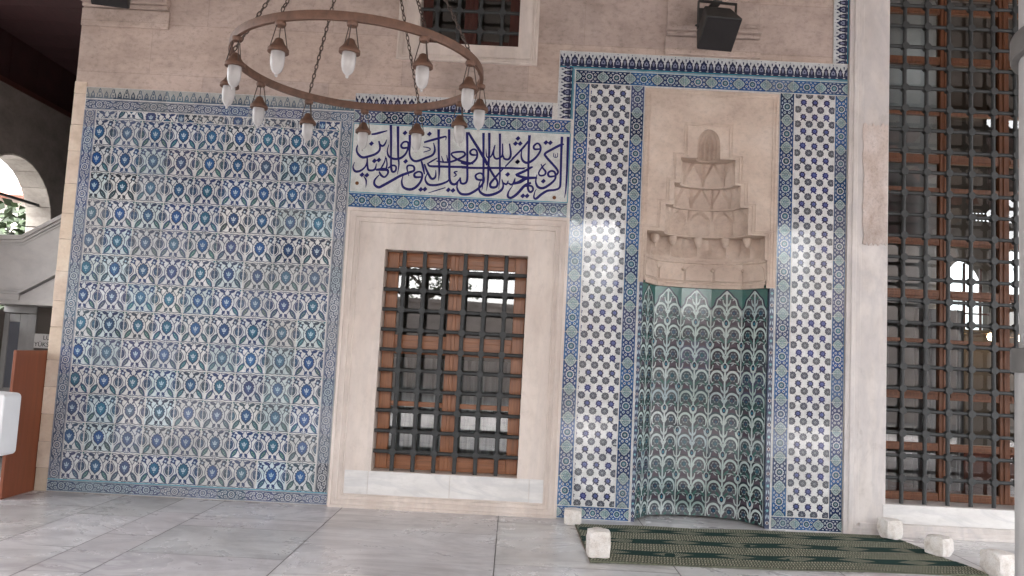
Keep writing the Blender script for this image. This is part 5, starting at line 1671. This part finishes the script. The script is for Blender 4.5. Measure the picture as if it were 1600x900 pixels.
# ------------------------------------------------------------------ passage beyond the left end of the wall
sw = thing('side_wall', 'shadowed stone side wall with a small open arch beyond the wall corner', 'wall', (-6, 1, 0))
mb = MB()
ya, ra, zs = 2.2, .755, 2.70
r_ = random.Random(3)
S = lambda: (lambda g: (g, g * .98, g * .96))(r_.uniform(.8, 1.05))
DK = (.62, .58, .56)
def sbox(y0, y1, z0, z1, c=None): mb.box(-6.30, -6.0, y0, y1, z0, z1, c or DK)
sbox(.9, ya - ra - .001, 0, 4.2); sbox(ya + ra + .001, 9.0, 0, 4.2)
n = 14
sbox(ya - ra, ya + ra, 3.46, 4.2)
for i in range(n):
    t0, t1 = math.pi * i / n, math.pi * (i + 1) / n
    a = (ya - ra * math.cos(t0), zs + ra * math.sin(t0)); b = (ya - ra * math.cos(t1), zs + ra * math.sin(t1))
    mb.prism([a, b, (b[0], 3.459), (a[0], 3.459)], -6.30, -6.0, lambda u, v, h: (h, u, v), DK)
mb.build('masonry', M['side_stone'], sw)
mb = MB()                                   # pale arch stones lining the opening
for i in range(9):
    t0, t1 = math.pi * i / 9 + .004, math.pi * (i + 1) / 9 - .004
    q = []
    for t_ in (t0, (t0 + t1) / 2, t1): q.append((ya - (ra - .002) * math.cos(t_), zs + (ra - .002) * math.sin(t_)))
    for t_ in (t1, (t0 + t1) / 2, t0): q.append((ya - (ra - .022) * math.cos(t_), zs + (ra - .022) * math.sin(t_)))
    mb.prism(q, -6.315, -5.994, lambda u, v, h: (h, u, v), (lambda g: (1.25 * g, 1.25 * g, 1.2 * g))(r_.uniform(.9, 1.1)))
z = 1.6
while z < 2.69:
    for y0, y1 in ((ya - ra + .002, ya - ra + .022), (ya + ra - .022, ya + ra - .002)):
        g = r_.uniform(1.15, 1.35); mb.box(-6.315, -5.994, y0, y1, z + .003, min(2.695, z + .27), (g, g, g * .97))
    z += .273
mb.build('arch_lining', M['side_stone'], sw, bevel=0.004)
mb = MB(); mb.box(-6.30, -6.0, ya - ra, ya + ra, 0, 1.60, DK); mb.build('arch_sill', M['side_stone'], sw)
mb = MB(); mb.box(-6.16, -6.13, 1.3, 3.2, 2.955, 2.985)
mb.build('tie_rod', M['iron'], sw)
mb = MB(); mb.box(-6.30, -5.99, .9, 9.0, 4.203, 4.262); mb.build('wall_plate', M['darkwood'], sw)
mb = MB()
for i in range(16):
    y0 = .9 + .5 * i; mb.box(-6.28, -6.02, y0 + .002, y0 + .498, 4.265, 4.80)
mb.build('boarding', M['maroon'], sw)
mb = MB()
for i in range(24):
    y0 = .3 + .38 * i; mb.box(-6.3, -4.095, y0 + .002, y0 + .378, 4.80, 4.84)
tag(mb.build('passage_ceiling', M['maroon'], None, org=(-5.2, 4, 4.8)), 'dark maroon boarded ceiling over the side passage at the upper left', 'ceiling')
bwl = thing('passage_wall', 'shaded plain wall at the back of the left side passage', 'wall', (-5, 3.4, 0))
mb = MB(); mb.box(-6.0, -3.92, 3.4, 3.6, 0, 4.8); mb.build('masonry', M['side_stone'], bwl)
# raised stair landing with parapet
st = thing('stone_stair', 'raised grey marble stair parapet beyond the wall corner', 'stair', (-5.2, 1.6, 0))
mb = MB()
prof = [(-5.99, 1.70), (-5.455, 1.70), (-5.455, 1.772), (-4.3, 2.46), (-4.3, 3.08), (-5.468, 2.372), (-5.99, 2.352)]
mb.prism([(x, z) for x, z in prof], 1.62, 1.80, lambda a, b, h: (a, h, b)); mb.build('parapet', M['grey_marble'], st, bevel=0.004)
mb = MB()
def band(z0, z1, y0, y1):
    mb.hexa([(-5.99, y0, 2.352 + z0), (-5.468, y0, 2.372 + z0), (-5.468, y1, 2.372 + z0), (-5.99, y1, 2.352 + z0), (-5.99, y0, 2.352 + z1), (-5.468, y0, 2.372 + z1), (-5.468, y1, 2.372 + z1), (-5.99, y1, 2.352 + z1)])
    mb.hexa([(-5.468, y0, 2.372 + z0), (-4.3, y0, 3.08 + z0), (-4.3, y1, 3.08 + z0), (-5.468, y1, 2.372 + z0), (-5.468, y0, 2.372 + z1), (-4.3, y0, 3.08 + z1), (-4.3, y1, 3.08 + z1), (-5.468, y1, 2.372 + z1)])
band(.003, .05, 1.57, 1.85); band(-.028, .001, 1.593, 1.6195); band(-.06, -.036, 1.606, 1.6195)
mb.build('coping', M['grey_marble'], st, bevel=0.006)
mb = MB()
def band2(z0, z1, y0, y1=1.6195):
    mb.hexa([(-5.99, y0, 1.772 + z0), (-5.455, y0, 1.772 + z0), (-5.455, y1, 1.772 + z0), (-5.99, y1, 1.772 + z0), (-5.99, y0, 1.772 + z1), (-5.455, y0, 1.772 + z1), (-5.455, y1, 1.772 + z1), (-5.99, y1, 1.772 + z1)])
    mb.hexa([(-5.455, y0, 1.772 + z0), (-4.3, y0, 2.46 + z0), (-4.3, y1, 2.46 + z0), (-5.455, y1, 1.772 + z0), (-5.455, y0, 1.772 + z1), (-4.3, y0, 2.46 + z1), (-4.3, y1, 2.46 + z1), (-5.455, y1, 1.772 + z1)])
band2(-.004, .022, 1.59); band2(.026, .048, 1.603)
mb.build('moulding', M['grey_marble'], st, bevel=0.004)
mb = MB(); mb.prism([(-5.99, 1.66), (-4.3, 1.66), (-4.3, 2.44), (-5.45, 1.755), (-5.99, 1.755)], 1.64, 3.39, lambda a, b, h: (a, h, b)); mb.build('landing', M['grey_marble'], st)
# door under the landing
dr = thing('glazed_door', 'grey framed glazed door under the stair landing', 'door', (-5.85, 2.2, 0))
mb = MB()
mb.box(-5.99, -5.60, 2.20, 2.30, 1.575, 1.655); mb.box(-5.70, -5.60, 2.205, 2.30, 0, 1.572)
mb.build('door_frame', M['greydoor'], dr, bevel=0.006)
mb = MB(); mb.box(-5.99, -5.93, 2.225, 2.27, 0, 1.568); mb.box(-5.80, -5.704, 2.225, 2.27, 0, 1.568); mb.box(-5.9295, -5.8005, 2.227, 2.268, 1.47, 1.568); mb.box(-5.9295, -5.8005, 2.227, 2.268, 0, .7)
mb.build('door_leaf', M['greydoor'], dr, bevel=0.006)
mb = MB(); mb.box(-5.93, -5.80, 2.245, 2.25, .7, 1.47); mb.build('glass_pane', M['dimglass'], dr)
uwl = thing('passage_partition', 'brownish plaster partition beside the grey door behind the notice', 'wall', (-5, 2.25, 0))
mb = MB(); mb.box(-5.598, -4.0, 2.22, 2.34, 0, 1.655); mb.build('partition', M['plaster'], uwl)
# notice
nt = thing('notice_sign', 'small white notice with two lines of black capitals, partly hidden by the wall', 'sign', (-5.4, 2.2, 1.26))
mb = MB(); mb.box(-5.612, -5.20, 2.208, 2.2185, 1.178, 1.345); mb.build('board', M['sign'], nt, bevel=0.002)
def text(body, x, z, size, y, parent, name='lettering'):
    cu = bpy.data.curves.new(name, 'FONT'); cu.body = body; cu.size = size; cu.extrude = 0.0008; cu.align_x = 'LEFT'
    o = bpy.data.objects.new(name, cu); COL.objects.link(o)
    dg = bpy.context.evaluated_depsgraph_get(); dg.update()
    me = bpy.data.meshes.new_from_object(o.evaluated_get(dg))
    bpy.data.objects.remove(o)
    me.materials.clear(); me.materials.append(M['ink'])
    o = bpy.data.objects.new(name, me); COL.objects.link(o)
    o.parent = parent
    o.rotation_euler = (R(90), 0, 0)
    o.location = Vector((x, y, z)) - Vector(parent.location)
    return o
text('LÜTFEN', -5.50, 1.278, .072, 2.2065, nt)
text('YÜKSEK SESLE', -5.597, 1.198, .072, 2.2065, nt)
# brown cabinet end and white box
cb = thing('wooden_panel', 'tall reddish brown wooden panel standing against the wall corner at the left', 'panel', (-4.3, -.15, 0))
mb = MB(); mb.box(-4.128, -4.102, -.42, .02, 0.0, 1.215); mb.build('board', M['panelwood'], cb, bevel=0.003)
mb = MB(); mb.box(-4.36, -4.1285, -.0, .018, .0, .30); mb.build('stay', M['panelwood'], cb, bevel=0.003)
wb = thing('white_box', 'white plastic box with rounded corners at the left edge before the brown cabinet', 'box', (-4.1, -.9, 0))
mb = MB()
bx = [(-4.30, .43), (-3.835, .40), (-3.80, .43), (-3.795, .46)]
poly = []
for cx, cz, a0 in ((-3.865, .455, -90), (-3.865, .86, 0), (-4.30, .88, 90), (-4.30, .455, 180)):
    for k in range(5):
        a = R(a0 + 90 * k / 4); poly.append((cx + .035 * math.cos(a), cz + .035 * math.sin(a)))
mb.prism(poly, -.93, -.72, lambda a, b, h: (a, h, b)); mb.build('shell', M['white'], wb, bevel=0.012, seg=3)
mb = MB(); mb.box(-4.28, -4.12, -.90, -.75, 0, .419); mb.build('foot', M['white'], wb, bevel=0.01)
# green bank and a roof outside the arch
hd = thing('hedge', 'green leafy hedge seen through the small arch at the left', 'hedge', (-11, 8, -.16))
mb = MB(); hr = random.Random(2)
for _ in range(7000):
    p = Vector((-11 + hr.uniform(-3.5, 3.0), 8 + hr.uniform(-.6, 2.5), hr.uniform(1.2, 3.78) + .12 * hr.random()))
    a = Vector((hr.uniform(-1, 1), hr.uniform(-1, 1), hr.uniform(-.6, .6))).normalized(); b = a.orthogonal().normalized()
    s = hr.uniform(.06, .15); g = hr.uniform(.5, 1.6)
    mb.face([p - a * s, p + b * s * .55, p + a * s, p - b * s * .55], (.026 * g, .042 * g, .016 * g))
mb.build('foliage', M['leaf'], hd, recalc=False, org=hd.location)
mb = MB()
for k in range(8): mb.tube([(-14 + .8 * k, 8, -.16), (-14 + .8 * k + .2, 8.1, 2.6)], [.06, .02], 6)
mb.build('stem', M['bark'], hd, org=hd.location)
hs_ = thing('outbuilding', 'pale outbuilding with a pink tiled roof outside the small arch', 'building', (-17, 14, -.16))
mb = MB(); mb.box(-22, -12, 14, 20, -.16, 5.0); mb.build('wall', M['render'], hs_, org=hs_.location)
mb = MB(); mb.prism([(13.4, 4.93), (20.4, 4.93), (17, 5.95)], -22.4, -11.6, lambda a, b, h: (h, a, b)); mb.build('roof', M['tileroof'], hs_, org=hs_.location)
